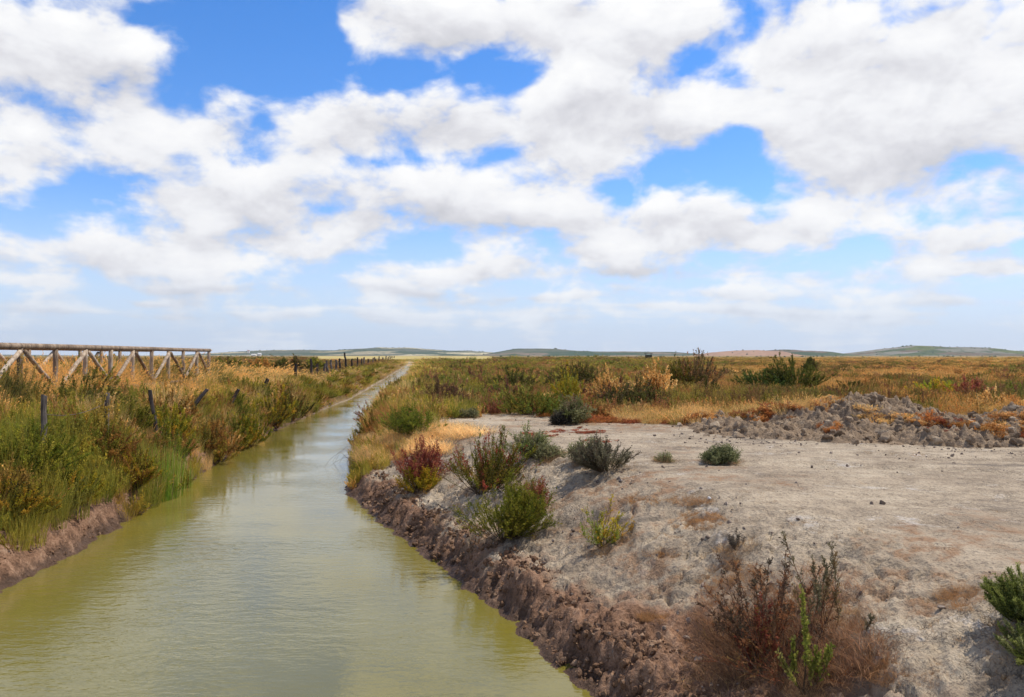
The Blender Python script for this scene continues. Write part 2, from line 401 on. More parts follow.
def shrub(seed, h=.6, r=.4, stems=24, twigs=10, leaves=10, ll=.03, lw=.006, tl=.16, pal=None, stemcol=(.12, .09, .06), upright=.7, tmin=.25, sw=.006, lobes=0, droop=0.0):
    rng = np.random.default_rng(seed)
    u = np.sqrt(rng.random(stems)); az = rng.random(stems) * 2 * PI
    if lobes:
        az = (rng.integers(0, lobes, stems) + rng.normal(size=stems) * .18) * 2 * PI / lobes + seed
    rs = r * u * rng.uniform(.7, 1.15, stems); hs = h * (1 - .5 * u ** 2) * rng.uniform(.6, 1.08, stems)
    nl = int(rng.integers(3, 6)); lob = rng.integers(0, nl, stems)          # a few uneven lobes instead of one dome
    la = rng.random(nl) * 2 * PI; lh = rng.uniform(.55, 1.05, nl); lh[0] = 1.05; lr = rng.uniform(.75, 1.25, nl)
    mixl = rng.random(stems) < .72
    az = np.where(mixl, la[lob] + rng.normal(size=stems) * .55, az)
    hs = np.where(mixl, hs * lh[lob], hs * .85); rs = rs * np.where(mixl, lr[lob], 1)
    bare = rng.random(stems) < .10
    def pos(s, t):
        q = t ** .85
        wob = .03 * h * np.sin(t * 5 + s)
        return np.stack([np.cos(az[s]) * rs[s] * q + wob, np.sin(az[s]) * rs[s] * q - wob, hs[s] * (t ** 1.12 - droop * t ** 3)], -1)
    k = 5
    tt = np.linspace(0, 1, k)
    P = np.stack([pos(np.arange(stems), np.full(stems, v)) for v in tt], 1)
    base = np.stack([np.cos(az), np.sin(az), 0 * az], 1) * (r * .18 * rng.random(stems))[:, None]
    P = P + base[:, None]
    Vs, Ts, Cs = ribbons(P, np.full(stems, sw) * rng.uniform(.7, 1.3, stems), np.tile(np.array(stemcol), (stems, 1)) * rng.uniform(.7, 1.3, (stems, 1)), rng)
    n = stems * twigs
    s = np.repeat(np.arange(stems), twigs); t = tmin + (1 - tmin) * rng.random(n) ** .8
    b0 = pos(s, t) + base[s]
    tan = unit(pos(s, np.minimum(t + .02, 1.02)) - pos(s, t))
    d = unit(tan * upright + unit(rng.normal(size=(n, 3))) * (1 - upright) + np.array([0, 0, .22]) * upright)
    L = tl * (1.15 - .6 * t) * rng.uniform(.6, 1.2, n)
    scol = pick(rng, pal, stems); tcol = pick(rng, pal, n)
    lcol = pick(rng, pal, nl)
    scol = np.where((rng.random((stems, 1)) < .6) & mixl[:, None], lcol[lob], scol)
    tcol = np.where(rng.random((n, 1)) < .7, scol[s], tcol) * rng.uniform(.75, 1.25, (n, 1))
    P2 = np.stack([b0, b0 + d * L[:, None] * .5, b0 + d * L[:, None]], 1)
    V2, T2, C2 = ribbons(P2, np.full(n, sw * .45), tcol * .8, rng)
    m = n * leaves
    q = np.repeat(np.arange(n), leaves); sp = rng.random(m)
    q = q[~bare[s[q]]]; m = len(q); sp = sp[:m]
    p = b0[q] + d[q] * (L[q] * sp)[:, None]
    ld = unit(d[q] * .75 + unit(rng.normal(size=(m, 3))) * .8)
    V3, T3 = leaf_quads(p, ld, (ll * rng.uniform(.6, 1.3, m))[:, None], (lw * rng.uniform(.7, 1.3, m))[:, None], rng)
    C3 = np.repeat(tcol[q] * rng.uniform(.8, 1.2, (m, 1)), 4, 0)
    o1, o2 = len(Vs), len(Vs) + len(V2)
    return np.concatenate([Vs, V2, V3]), np.concatenate([Ts, T2 + o1, T3 + o2]), np.concatenate([Cs, C2, C3]), (o2, len(Ts) + len(T2))

def tuft(seed, n=80, h=.5, r=.16, w=.006, bend=.5, lean=.35, pal=None, heads=0, headcol=(.4, .3, .16)):
    rng = np.random.default_rng(seed)
    az = rng.random(n) * 2 * PI; rad = r * np.sqrt(rng.random(n))
    b = np.stack([np.cos(az) * rad, np.sin(az) * rad, 0 * az], 1)
    a2 = az + rng.normal(size=n) * .8
    out = np.stack([np.cos(a2), np.sin(a2), 0 * a2], 1)
    L = h * rng.uniform(.45, 1.08, n); ln = lean * rng.uniform(.1, 1.2, n); bd = bend * rng.uniform(0, 1.2, n)
    side = np.stack([-np.sin(a2 + 1.0 * rng.normal(size=n)), np.cos(a2), .2 * rng.normal(size=n)], 1); side = unit(side)
    K = [0, .4, .75, 1.0]
    rows = []
    for t in K:
        c = b + out * (L * (ln * t + bd * t * t * .6))[:, None] + np.array([0, 0, 1]) * (L * (t - .25 * bd * t * t))[:, None]
        ww = w * (1 - t) ** .6 if t < 1 else 0
        if t < 1: rows += [c - side * ww * .5, c + side * ww * .5]
        else: rows.append(c)
    V = np.stack(rows, 1).reshape(-1, 3)
    k = np.arange(n)[:, None] * 7
    T = np.concatenate([k + q for q in ([0, 1, 3], [0, 3, 2], [2, 3, 5], [2, 5, 4], [4, 5, 6])], 0)
    C = np.repeat(pick(rng, pal, n) * rng.uniform(.75, 1.25, (n, 1)), 7, 0)
    if heads:
        s = rng.choice(n, min(n, heads), replace=False)
        tip = V.reshape(n, 7, 3)[s, 6]; prev = V.reshape(n, 7, 3)[s, 4]
        d = unit(tip - prev)
        m = 8
        p = (tip[:, None] - d[:, None] * (rng.random((len(s), m)) * .10 * h * 2)[..., None]).reshape(-1, 3)
        dd = unit(np.repeat(d, m, 0) + .5 * unit(rng.normal(size=(len(p), 3))))
        V3, T3 = leaf_quads(p, dd, np.full((len(p), 1), .035 * h * 2), np.full((len(p), 1), .006 * h * 2), rng)
        C3 = np.tile(np.array(headcol), (len(V3), 1)) * rng.uniform(.8, 1.2, (len(V3), 1))
        T = np.concatenate([T, T3 + len(V)]); V = np.concatenate([V, V3]); C = np.concatenate([C, C3])
    return V, T, C

G = lambda r, g, b, k=1.32: np.array(lin(r, g, b, k))
P_GREEN = [(G(108, 112, 40), 3), (G(130, 126, 48), 2), (G(90, 98, 38), 2), (G(144, 132, 60), 1.4)]
P_OLIVE = [(G(100, 98, 42), 3), (G(124, 112, 48), 2), (G(84, 78, 38), 2), (G(140, 116, 58), 1)]
P_YEL = [(G(158, 142, 46), 3), (G(134, 126, 44), 2), (G(168, 134, 52), 2)]
P_RUST = [(G(142, 104, 56), 3), (G(160, 122, 66), 2), (G(122, 86, 50), 2), (G(136, 122, 54), 2)]
P_RED = [(G(136, 78, 64), 3), (G(156, 98, 76), 2), (G(122, 72, 60), 2), (G(140, 112, 62), 1.5)]
P_DARK = [(G(82, 82, 42), 3), (G(100, 96, 50), 2), (G(72, 68, 40), 2), (G(106, 88, 56), 1.4)]
P_GREY = [(G(122, 122, 88), 3), (G(104, 104, 76), 2), (G(140, 138, 106), 1.5), (G(116, 100, 82), 1)]
P_STRAW = [(G(202, 168, 104), 3), (G(180, 140, 82), 2), (G(214, 186, 128), 1.5), (G(160, 122, 70), 1)]
P_BROWN = [(G(116, 92, 68), 3), (G(138, 104, 72), 2), (G(96, 76, 60), 2), (G(150, 100, 60), 1.4)]
P_NEUT = [(np.array((.5, .5, .5)), 3), (np.array((.62, .6, .5)), 2), (np.array((.4, .42, .4)), 2)]

def proto(name, data, mat=None):
    V, T, C = data[:3]
    return np_mesh(name, V, T, C, None, mat or M_FOL)

# ------------------------------------------------------------------ scatter (stuff only)
def proto_collection(name, meshes):
    c = bpy.data.collections.new(name)
    for me in meshes:
        c.objects.link(bpy.data.objects.new(name, me))
    return c

def scatter(name, pts, scl, rot, idx, tint, coll):
    n = len(pts)
    me = bpy.data.meshes.new(name); me.vertices.add(n)
    me.vertices.foreach_set('co', np.asarray(pts, np.float32).ravel())
    for an, tp, key, v in (('scl', 'FLOAT_VECTOR', 'vector', scl), ('rot', 'FLOAT_VECTOR', 'vector', rot), ('tint', 'FLOAT_VECTOR', 'vector', tint)):
        a = me.attributes.new(an, tp, 'POINT'); a.data.foreach_set(key, np.asarray(v, np.float32).ravel())
    a = me.attributes.new('idx', 'INT', 'POINT'); a.data.foreach_set('value', np.asarray(idx, np.int32))
    o = link(name, me); o['kind'] = 'stuff'
    ng = bpy.data.node_groups.new(name, 'GeometryNodeTree')
    ng.interface.new_socket('Geometry', in_out='INPUT', socket_type='NodeSocketGeometry')
    ng.interface.new_socket('Geometry', in_out='OUTPUT', socket_type='NodeSocketGeometry')
    gi = ng.nodes.new('NodeGroupInput'); go = ng.nodes.new('NodeGroupOutput')
    ci = ng.nodes.new('GeometryNodeCollectionInfo'); ci.inputs[0].default_value = coll
    ci.inputs['Separate Children'].default_value = True; ci.inputs['Reset Children'].default_value = True
    ip = ng.nodes.new('GeometryNodeInstanceOnPoints'); ip.inputs['Pick Instance'].default_value = True
    def attr(nm, tp):
        a = ng.nodes.new('GeometryNodeInputNamedAttribute'); a.data_type = tp; a.inputs['Name'].default_value = nm
        return a.outputs['Attribute']
    L = ng.links.new
    L(gi.outputs[0], ip.inputs['Points']); L(ci.outputs[0], ip.inputs['Instance'])
    L(attr('idx', 'INT'), ip.inputs['Instance Index'])
    L(attr('rot', 'FLOAT_VECTOR'), ip.inputs['Rotation']); L(attr('scl', 'FLOAT_VECTOR'), ip.inputs['Scale'])
    L(ip.outputs[0], go.inputs[0])
    md = o.modifiers.new('scatter', 'NODES'); md.node_group = ng
    return o

RNG = np.random.default_rng(77)

def cov_sample(y0, y1, s0, k, umin=-.95, umax=.95, pad=3.0):
    """ground points from y0 to y1, spaced s0 near the eye and growing with the distance"""
    pts = []
    y = y0
    while y < y1:
        s = max(s0, k * y)
        xs = np.arange(umin * y - pad, umax * y + pad, s)
        xs = xs + RNG.uniform(-.5, .5, len(xs)) * s
        ys = y + RNG.uniform(-.5, .5, len(xs)) * s
        pts.append(np.stack([xs, ys, np.full(len(xs), s)], 1))
        y += s
    p = np.concatenate(pts)
    return p[:, 0], p[:, 1], p[:, 2]

def put(name, X, Y, scl, coll, nproto, tint, idx=None, sink=.02, tilt=.0, base=None, **tg):
    n = len(X)
    Z = (hgt(X, Y) if base is None else base) - sink
    rot = np.stack([RNG.normal(size=n) * tilt, RNG.normal(size=n) * tilt, RNG.random(n) * 2 * PI], 1)
    scl = np.asarray(scl)
    if scl.ndim == 1: scl = np.stack([scl] * 3, 1)
    if idx is None: idx = RNG.integers(0, nproto, n)
    o = scatter(name, np.stack([X, Y, Z], 1), scl, rot, idx, tint, coll)
    return tag(o, tg.get('label'), tg.get('cat'))

def blend(stops, v):
    """piecewise linear palette: stops = [(pos, rgb)]"""
    xs = [s[0] for s in stops]
    return np.stack([np.interp(v, xs, [s[1][i] for s in stops]) for i in range(3)], 1)

# ------------------------------------------------------------------ build: setting
build_ground(); build_water()

def build_hill(name, prof, D, depth, pal, seed, fs=90.0, speck=None):
    px = np.array([p[0] for p in prof], float); py = np.array([p[1] for p in prof], float)
    py = py + 2.6 * sstep(351.6, 353.6, py)
    xs = np.linspace(px[0], px[-1], int((px[-1] - px[0]) * 1.2) + 4)
    hh = np.maximum(np.interp(xs, px, HY - py), -.4) / F * D + (H - 1.0)
    hh = hh + np.maximum(hh, 0) * .05 * fbm(xs, xs * 0 + seed, .07, 3, seed)
    t = np.linspace(-1, 1, 40)
    A, T = np.meshgrid(xs, t)
    Y = D + depth * T; X = (A - CX) / F * (D + 0 * T)
    Z = .9 + np.maximum(hh, .02)[None] * np.cos(T * PI / 2) ** 1.1
    Z = Z + fbm(X, Y, .006, 3, seed + 3) * 1.5 * np.cos(T * PI / 2)
    nr, nc = X.shape; i = np.arange(nr * nc).reshape(nr, nc)
    Q = np.stack([i[:-1, :-1], i[:-1, 1:], i[1:, 1:], i[1:, :-1]], -1).reshape(-1, 4)
    m, nt = mat_new('hill_fields')
    P = nd(nt, 'ShaderNodeNewGeometry').outputs['Position']
    P2 = vmath(nt, 'ADD', P, nd(nt, 'ShaderNodeMapping', {0: nd(nt, 'ShaderNodeTexNoise', {'Vector': P, 'Scale': .006}).outputs[1], 'Scale': (90, 90, 0)}).outputs[0])
    vor = nd(nt, 'ShaderNodeTexVoronoi', {'Vector': nd(nt, 'ShaderNodeMapping', {0: P2, 'Scale': (.5, 1, 0), 'Location': (seed * 13.0, 0, 0)}).outputs[0], 'Scale': 1.0 / fs})
    r = nd(nt, 'ShaderNodeSeparateColor', {0: vor.outputs[1]}).outputs[0]
    c = ramp(nt, r, [(k / len(pal), p) for k, p in enumerate(pal)], 'CONSTANT')
    n = noise(nt, P, .03, 6, .7)
    c = mixc(nt, remap(nt, n, .52, .62), c, speck or lin(58, 74, 44))
    b = nd(nt, 'ShaderNodeBsdfDiffuse', {'Color': c}); out_bsdf(nt, b.outputs[0])
    me = np_mesh(name, np.stack([X, Y, Z], -1).reshape(-1, 3), None, None, Q, m, True)
    tag(link('hills', me), kind='structure')
    return xs, hh, D

hk = .66
HG, HS, HO, HT = lin(84, 98, 74, hk), lin(186, 172, 136, hk), lin(112, 114, 94, hk), lin(168, 140, 116, hk)
build_hill('hills', [(-260, 353), (-60, 352.6), (120, 353.6), (190, 353.6), (225, 352.2), (262, 350.6), (300, 349.8), (335, 350.6), (352, 349.2), (380, 347.6), (410, 347.6), (426, 348.8), (450, 350.6), (475, 351.2), (500, 352.3), (545, 353.4)],
           4600, 620, [HG, HS, HO, HG, HO, lin(226, 210, 168, hk), HG], 3, 115)
build_hill('hills', [(474, 353.8), (492, 352.2), (506, 350.4), (516, 349.0), (550, 348.8), (560, 349.6), (578, 351.0), (600, 351.6), (640, 351.6), (672, 351.8), (700, 352.8), (745, 353.6)],
           3600, 420, [HG, HO, lin(150, 132, 112, hk), HG, HO, lin(70, 92, 66, hk)], 5, 93)
build_hill('hills', [(696, 354.2), (710, 352.2), (735, 350.6), (756, 350.2), (776, 351.4), (788, 353.6), (792, 354.4)], 2700, 240, [lin(196, 156, 128, hk), lin(190, 150, 122, hk)], 7, 200, lin(176, 142, 116, hk))
build_hill('hills', [(752, 354), (766, 350.8), (778, 349.8), (792, 349.6), (806, 350.4), (825, 351.6), (843, 353.2), (852, 354.2)], 3000, 260, [HG, lin(96, 108, 72, hk), lin(138, 118, 104, hk), HG], 8, 121)
build_hill('hills', [(836, 354), (860, 352), (885, 348.8), (905, 346.2), (912, 345.2), (925, 345.8), (945, 347.2), (975, 347.2), (994, 349.2), (1007, 352.8), (1013, 354)], 3100, 300,
           [lin(146, 142, 124, hk), lin(114, 122, 72, hk), lin(160, 152, 138, hk), lin(96, 108, 70, hk), lin(128, 112, 92, hk)], 11, 82)
build_hill('hills', [(985, 353.4), (1015, 350.8), (1040, 350.2), (1110, 350.6), (1230, 352), (1300, 353.4)], 6200, 620, [HG, HO, HG], 13, 143)

# pale stubble field where the ditch ends
fx0, fx1 = (318 - CX) / F, (492 - CX) / F
n = 24
yy = np.linspace(262, 1500, n)
V = np.concatenate([np.stack([fx0 * yy, yy, 1.25 + 0 * yy], 1), np.stack([fx1 * yy, yy, 1.25 + 0 * yy], 1)])
k = np.arange(n - 1)
mf = flat_mat('stubble_field', lin(186, 160, 96), lin(160, 146, 72), .95, .02)
tag(link('field', np_mesh('field', V, None, None, np.stack([k, n + k, n + k + 1, k + 1], 1), mf)), kind='structure')

# ------------------------------------------------------------------ soil clods and heap
def clod_proto(seed, mat, flat=.7):
    bm = bmesh.new(); bmesh.ops.create_icosphere(bm, subdivisions=3, radius=.5)
    for v in bm.verts:
        p = v.co * 1.7 + Vector((seed * 7.1, seed * 3.3, 0))
        d = mnoise.fractal(p, 1.0, 2.1, 4) * .34 + mnoise.noise(p * .6) * .25
        c = mnoise.cell(p * 1.6) * .10
        v.co *= 1 + d + c
    rg = np.random.default_rng(900 + seed)
    for q in range(11):                                    # knock flat faces onto it
        nn = Vector(rg.normal(size=3)).normalized(); dd = rg.uniform(.26, .46)
        for v in bm.verts:
            e = v.co.dot(nn) - dd
            if e > 0: v.co -= nn * e * .92
    for v in bm.verts: v.co.z *= flat
    me = bpy.data.meshes.new('clod'); bm.to_mesh(me); bm.free()
    me.materials.append(mat)
    return me

clods_grey = proto_collection('grey clods', [clod_proto(i, M_CLOD) for i in range(7)])
clods_silt = proto_collection('silt crumbs', [clod_proto(60 + i, M_CRUMB) for i in range(6)])
clods_mud = proto_collection('mud clods', [clod_proto(20 + i, M_MUD, .75) for i in range(6)])

def build_heap():
    xs = np.arange(2.6, 20.5, .028); ys = np.arange(8.5, 20.6, .028)
    X, Y = np.meshgrid(xs, ys)
    h = heap_h(X, Y)
    m = sstep(.02, .2, h)
    rid = 1 - 2 * np.abs(fbm(X, Y, 1.25, 5, 71, .58))
    bl = fbm(X, Y, 2.8, 4, 72, .62)
    Z = hgt(X, Y) - .06 + h * (1 + .25 * rid) + m * (.11 * bl + .06 * (1 - 2 * np.abs(fbm(X, Y, 4.5, 4, 73, .65))) + .05 * np.floor(2.5 * fbm(X, Y, 3.2, 3, 74)) / 2.5) - .06 * (1 - m)
    nr, nc = X.shape; i = np.arange(nr * nc).reshape(nr, nc)
    keep = (h[:-1, :-1] > .001) | (h[1:, 1:] > .001)
    Q = np.stack([i[:-1, :-1], i[:-1, 1:], i[1:, 1:], i[1:, :-1]], -1)[keep]
    me = np_mesh('soil_heap', np.stack([X, Y, Z], -1).reshape(-1, 3), None, None, Q, M_CLOD, True)
    tag(link('soil_heap', me), 'long heap of broken grey soil along the far side of the dirt track', 'soil heap', kind='stuff')
build_heap()

def heap_top(X, Y):
    h = heap_h(X, Y)
    rid = 1 - 2 * np.abs(fbm(X, Y, 1.25, 5, 71, .58))
    return hgt(X, Y) - .06 + h * (1 + .25 * rid) + sstep(.02, .2, h) * .11 * fbm(X, Y, 2.8, 4, 72, .62)

X = RNG.uniform(2.8, 19, 26000); Y = RNG.uniform(9, 20.5, 26000); hh = heap_h(X, Y)
m = (hh > .02) & (RNG.random(26000) < .25 + hh); X, Y = X[m], Y[m]
sc = .025 + .22 * RNG.random(len(X)) ** 6
put('heap_clods', X, Y, sc, clods_grey, 7, np.ones((len(X), 3)), tilt=1.2, base=heap_top(X, Y) + .01, sink=.0, label='loose grey clods lying all over the long soil heap', cat='clods')
# clods and crumbs on the plateau, most of them in front of the heap and on the slope
X = RNG.uniform(-3.5, 14, 26000); Y = 3 + 16 * RNG.random(26000) ** .8; dR, dL = dists(X, Y)
cy = 14.2 - .42 * np.clip(X - 4.2, 0, 3.5)
p = .10 + .9 * np.exp(-((Y - cy) / 1.3) ** 2) * (X > 3) + .55 * (dR < 2.6)
m = (dR > .25) & (RNG.random(26000) < p * sstep(-.35, .35, fbm(X, Y, .9, 3, 81))); X, Y = X[m], Y[m]
put('soil_crumbs', X, Y, .008 + .055 * RNG.random(len(X)) ** 4, clods_silt, 6, np.ones((len(X), 3)), tilt=1.2, sink=-.002, label='small crumbs of dry grey soil strewn over the bare ground', cat='soil crumbs')
# mud clods along both waterlines
def along(pl, y0, y1, n, d0, d1, sgn):
    ys = y0 + (y1 - y0) * RNG.random(n) ** 1.5
    x = np.interp(ys, pl[:, 1], pl[:, 0]); d = RNG.uniform(d0, d1, n)
    return x + sgn * d, ys
x1, y1 = along(RB, 4.2, 19, 9000, .0, .7, 1); x2, y2 = along(LB, 7, 24, 5000, .0, .9, -1)
X, Y = np.concatenate([x1, x2]), np.concatenate([y1, y2])
dR, dL = dists(X, Y); m = (np.maximum(dR, dL) > .04) & (RNG.random(len(X)) < sstep(-.5, .3, fbm(X, Y, 1.2, 3, 83))); X, Y = X[m], Y[m]
put('mud_clods', X, Y, .010 + .075 * RNG.random(len(X)) ** 4, clods_mud, 6, np.ones((len(X), 3)), tilt=1.0, sink=.005, label='crumbling brown mud clods along the cut canal banks', cat='mud clods')

# ------------------------------------------------------------------ stuff vegetation
NE = P_NEUT
g_tall = [tuft(100 + i, 90, .62, .17, .007, .45, .33, NE) for i in range(4)]
g_dry = [tuft(110 + i, 90, .5, .2, .006, .9, .5, NE, 26, (.62, .56, .42)) for i in range(4)]
s_bush = [shrub(120 + i, .55, .34, 22, 9, 7, .032, .008, .15, NE, (.3, .25, .2), .72) for i in range(4)]
s_spike = [shrub(130 + i, .6, .3, 24, 9, 7, .03, .007, .11, NE, (.35, .25, .2), .88) for i in range(4)]
MIX = proto_collection('plain plants', [proto('plant', d) for d in g_tall + g_dry + s_bush + s_spike])
s_low = [shrub(140 + i, .12, .26, 34, 8, 6, .022, .007, .09, NE, (.4, .3, .22), .3, sw=.004) for i in range(4)]
LOW = proto_collection('low plants', [proto('plant', d) for d in s_low])
g_str = [tuft(150 + i, 60, .2, .2, .005, 1.6, .9, NE) for i in range(4)]
STRAW = proto_collection('straw', [proto('plant', d) for d in g_str])

cA = lambda *rgb: tuple(2 * v for v in lin(*rgb, 1.5))
c_green, c_olive, c_yel, c_tan, c_gold, c_rust, c_red, c_dark = cA(108, 114, 50), cA(120, 114, 58), cA(158, 144, 60), cA(196, 166, 114), cA(190, 156, 96), cA(146, 104, 62), cA(138, 92, 72), cA(98, 94, 54)
c_orange = cA(176, 128, 76)

def choose(v, a, b):
    """prototype index: grass kinds where v is low, shrub kinds where it is high"""
    n = len(v)
    return np.where(v < a, RNG.integers(4, 8, n), np.where(v < b, RNG.integers(0, 4, n), RNG.integers(8, 16, n)))

# left bank, lower half: tall green and rusty growth leaning over the water
X, Y, s = cov_sample(6.5, 235, .175, .011, -1.0, -.1, 2)
dR, dL = dists(X, Y)
top = .42 + .25 * fbm(X, Y, .35, 2, 90)
top = top - .6 * sstep(11.8, 13.2, Y) - .12
m = (dL > np.clip(top, .0, .9) + .28 * np.maximum(s - .22, 0)) & (dL < 2.1 + .4 * RNG.normal(size=len(X))) & (X < 0); X, Y, s, dL = X[m], Y[m], s[m], dL[m]
v = 1.35 * fbm(X, Y, .5, 3, 91) * (1 - .45 * sstep(15, 12, Y)) + .22 * RNG.normal(size=len(X)) + .08
tint = blend([(-.75, c_tan), (-.5, c_rust), (-.3, c_yel), (-.1, c_green), (.1, c_yel), (.25, c_olive), (.42, c_yel), (.6, c_rust), (.85, c_tan)], v)
idx = choose(RNG.random(len(X)) + .25 * fbm(X, Y, .7, 2, 92), .06, .66)
hs = (1 - .3 * sstep(34, 44, Y)) * (1 + .25 * sstep(.6, 1.1, dL) * (1 - sstep(17, 21, Y))) * (1.0 + .45 * fbm(X, Y, .5, 2, 93)) * RNG.uniform(.65, 1.15, len(X)) * (1 - .35 * sstep(40, 20, Y) * 0)
w = np.maximum(.8, s / .24)
put('bank_grass', X, Y, np.stack([hs * w, hs * w, hs], 1), MIX, 16, tint, idx, tilt=.12, label='tangled green, yellow and rusty growth crowding the left canal bank', cat='bank grass')

# left levee: dry golden grass between the fence and the footbridge
X, Y, s = cov_sample(8, 48, .24, .013, -1.3, -.15, 2)
dR, dL = dists(X, Y)
m = (dL > 1.7 + .4 * RNG.normal(size=len(X))) & (dL < 9) & (X < 0); X, Y, s, dL = X[m], Y[m], s[m], dL[m]
v = fbm(X, Y, .38, 3, 94) + .2 * RNG.normal(size=len(X)) - .12 * sstep(4.2, 2.6, dL) * 0
tint = blend([(-.8, c_gold), (0, c_tan), (.25, c_gold), (.45, c_olive), (.7, c_dark)], v)
idx = choose(RNG.random(len(X)) - .9 * np.clip(.35 - v, 0, .5), .5, .75)
hs = RNG.uniform(.6, 1.1, len(X)) * (1 + .6 * sstep(2.6, 3.4, dL) * (1 - sstep(5, 6, dL))); w = np.maximum(.85, s / .28)
put('dry_grass', X, Y, np.stack([hs * w, hs * w, hs], 1), MIX, 16, tint, idx, tilt=.12, label='dry golden grass on the levee between old fence posts and footbridge', cat='dry grass')

# grassy tongue along the right bank beyond the bare slope
X, Y, s = cov_sample(14.6, 235, .20, .011, -.5, .1, 1)
dR, dL = dists(X, Y)
m = (dR > .05 + .55 * np.maximum(s - .22, 0)) & (dR < 1.7 + .4 * RNG.normal(size=len(X)) * .5 + 1.4 * sstep(18.2, 20, Y)) & (X < 2) & (Y > 15.0 + .55 * np.maximum(dR, 0)); X, Y, s, dR = X[m], Y[m], s[m], dR[m]
v = fbm(X, Y, .4, 3, 95) + .2 * RNG.normal(size=len(X)) - .6 * sstep(18.2, 15.8, Y) * sstep(.5, 1.0, dR) + .12
tint = blend([(-.8, c_tan), (-.35, c_tan), (-.1, c_yel), (.1, c_green), (.3, c_yel), (.5, c_gold), (.75, c_rust)], v)
idx = choose(RNG.random(len(X)) + .2, .3, .85)
hs = RNG.uniform(.6, 1.05, len(X)) * (.72 + .25 * sstep(16, 19, Y)); w = np.maximum(.75, s / .24)
put('bank_grass', X, Y, np.stack([hs * w, hs * w, hs], 1), MIX, 16, tint, idx, tilt=.12, label='yellow green grass fringing the right canal bank beyond the bare slope', cat='bank grass')

# the wide plain on the right
X, Y, s = cov_sample(17, 420, .34, .0125, -.35, 1.0, 4)
dR, dL = dists(X, Y)
edge = 20.0 + 1.6 * pnoise(X * .5, X * 0 + 7.7, 62) - 2.4 * sstep(-1.5, -4, X)
px = CX + F * X / Y
m = (dR > 1.6) & (Y > edge) & ~((Y > 236) & (px > 312) & (px < 494)) & (heap_h(X, Y) < .05); X, Y, s, px = X[m], Y[m], s[m], px[m]
big = fbm(X, Y, .055, 3, 96); v = .35 * fbm(X, Y, .5, 2, 196) + .9 * fbm(X, Y * .8, .13, 3, 97) + .7 * big + .2 * RNG.normal(size=len(X))
rightness = sstep(560, 860, px)
tl = 1.12 * blend([(-.9, c_tan), (-.55, c_olive), (-.3, c_rust), (-.1, c_red), (.05, c_green), (.2, c_olive), (.35, c_yel), (.5, c_red), (.75, c_green)], v)
tr = blend([(-.9, c_tan), (-.4, c_gold), (-.15, c_orange), (.0, c_gold), (.2, c_rust), (.35, c_olive), (.5, c_dark), (.7, c_red), (.9, c_green)], v)
tint = tl + (tr - tl) * rightness[:, None]
far = sstep(110, 260, Y)[:, None]
tint = tint * (1 - .4 * far) + .4 * far * (np.array(c_dark) * (1 - rightness[:, None]) + np.array(c_gold) * rightness[:, None])
idx = choose(RNG.random(len(X)) - .25 * rightness - .5 * np.clip(-v - .3, 0, .6), .07, .17)
hs = RNG.uniform(.55, 1.15, len(X)) * (.95 + .5 * np.clip(v, -.5, .6)) * (1 - .25 * rightness); w = np.maximum(1.0, s / .36)
put('plain_scrub', X, Y, np.stack([hs * w, hs * w, hs], 1), MIX, 16, tint, idx, tilt=.1, label='low red, olive and golden scrub covering the wide plain beyond the track', cat='scrub')

# the plain on the left behind the levee
X, Y, s = cov_sample(18, 420, .5, .015, -1.1, -.05, 3)
dR, dL = dists(X, Y); px = CX + F * X / Y
m = (dL > 2.6) & (X < 0) & ((dL > 8.5) | (Y > 42)) & ~((Y > 236) & (px > 312) & (px < 494)); X, Y, s = X[m], Y[m], s[m]
v = .8 * fbm(X, Y, .14, 3, 98) + .5 * fbm(X, Y, .05, 2, 99) + .2 * RNG.normal(size=len(X))
tint = blend([(-.8, c_tan), (-.4, c_rust), (-.05, c_dark), (.2, c_red), (.45, c_olive), (.8, c_green)], v)
idx = choose(RNG.random(len(X)), .15, .35)
hs = RNG.uniform(.6, 1.1, len(X)) * .85; w = np.maximum(1.0, s / .4)
put('plain_scrub', X, Y, np.stack([hs * w, hs * w, hs], 1), MIX, 16, tint, idx, tilt=.1, label='rusty brown and dark scrub on the flat land behind the left bank', cat='scrub')

# orange low plants on and around the heap, and on the slope
X = RNG.uniform(.8, 19, 9000); Y = RNG.uniform(10, 21.5, 9000); hh = heap_h(X, Y)
nz = fbm(X, Y, .55, 3, 84) + .25 * fbm(X, Y, 1.8, 2, 85)
m = (((hh > .16) & (nz > .10 + .2 * sstep(5.5, 8, X))) | ((Y > 16.2 + .15 * X * 0) & (X < 6) & (nz > -.15) & (Y > 18.4 - .35 * X)))
m &= RNG.random(9000) < .75; X, Y = X[m], Y[m]
v = fbm(X, Y, .8, 2, 86) + .25 * RNG.normal(size=len(X))
tint = blend([(-.6, c_tan), (-.1, c_orange), (.3, cA(166, 112, 66)), (.7, cA(150, 90, 62))], v)
put('orange_groundcover', X, Y, RNG.uniform(.5, 1.1, len(X)), LOW, 4, tint, tilt=.15, base=np.maximum(heap_top(X, Y), hgt(X, Y)), sink=.02, label='low orange salt plants on and around the soil heap', cat='ground cover')
X = RNG.uniform(2.4, 14, 1600); Y = RNG.uniform(15.5, 21.5, 1600)
m = ((Y > 18.2 - .35 * X) & (X < 6.5)) & (RNG.random(1600) < .8); X, Y = X[m], Y[m]
hs = RNG.uniform(.5, .95, len(X))
put('dry_grass', X, Y, hs * .75, MIX, 16, blend([(0, c_tan), (.6, cA(178, 152, 106)), (1, c_olive)], RNG.random(len(X))), RNG.integers(4, 8, len(X)), base=np.maximum(heap_top(X, Y), hgt(X, Y)), tilt=.15, label='straw coloured grass around the near end of the soil heap', cat='dry grass')

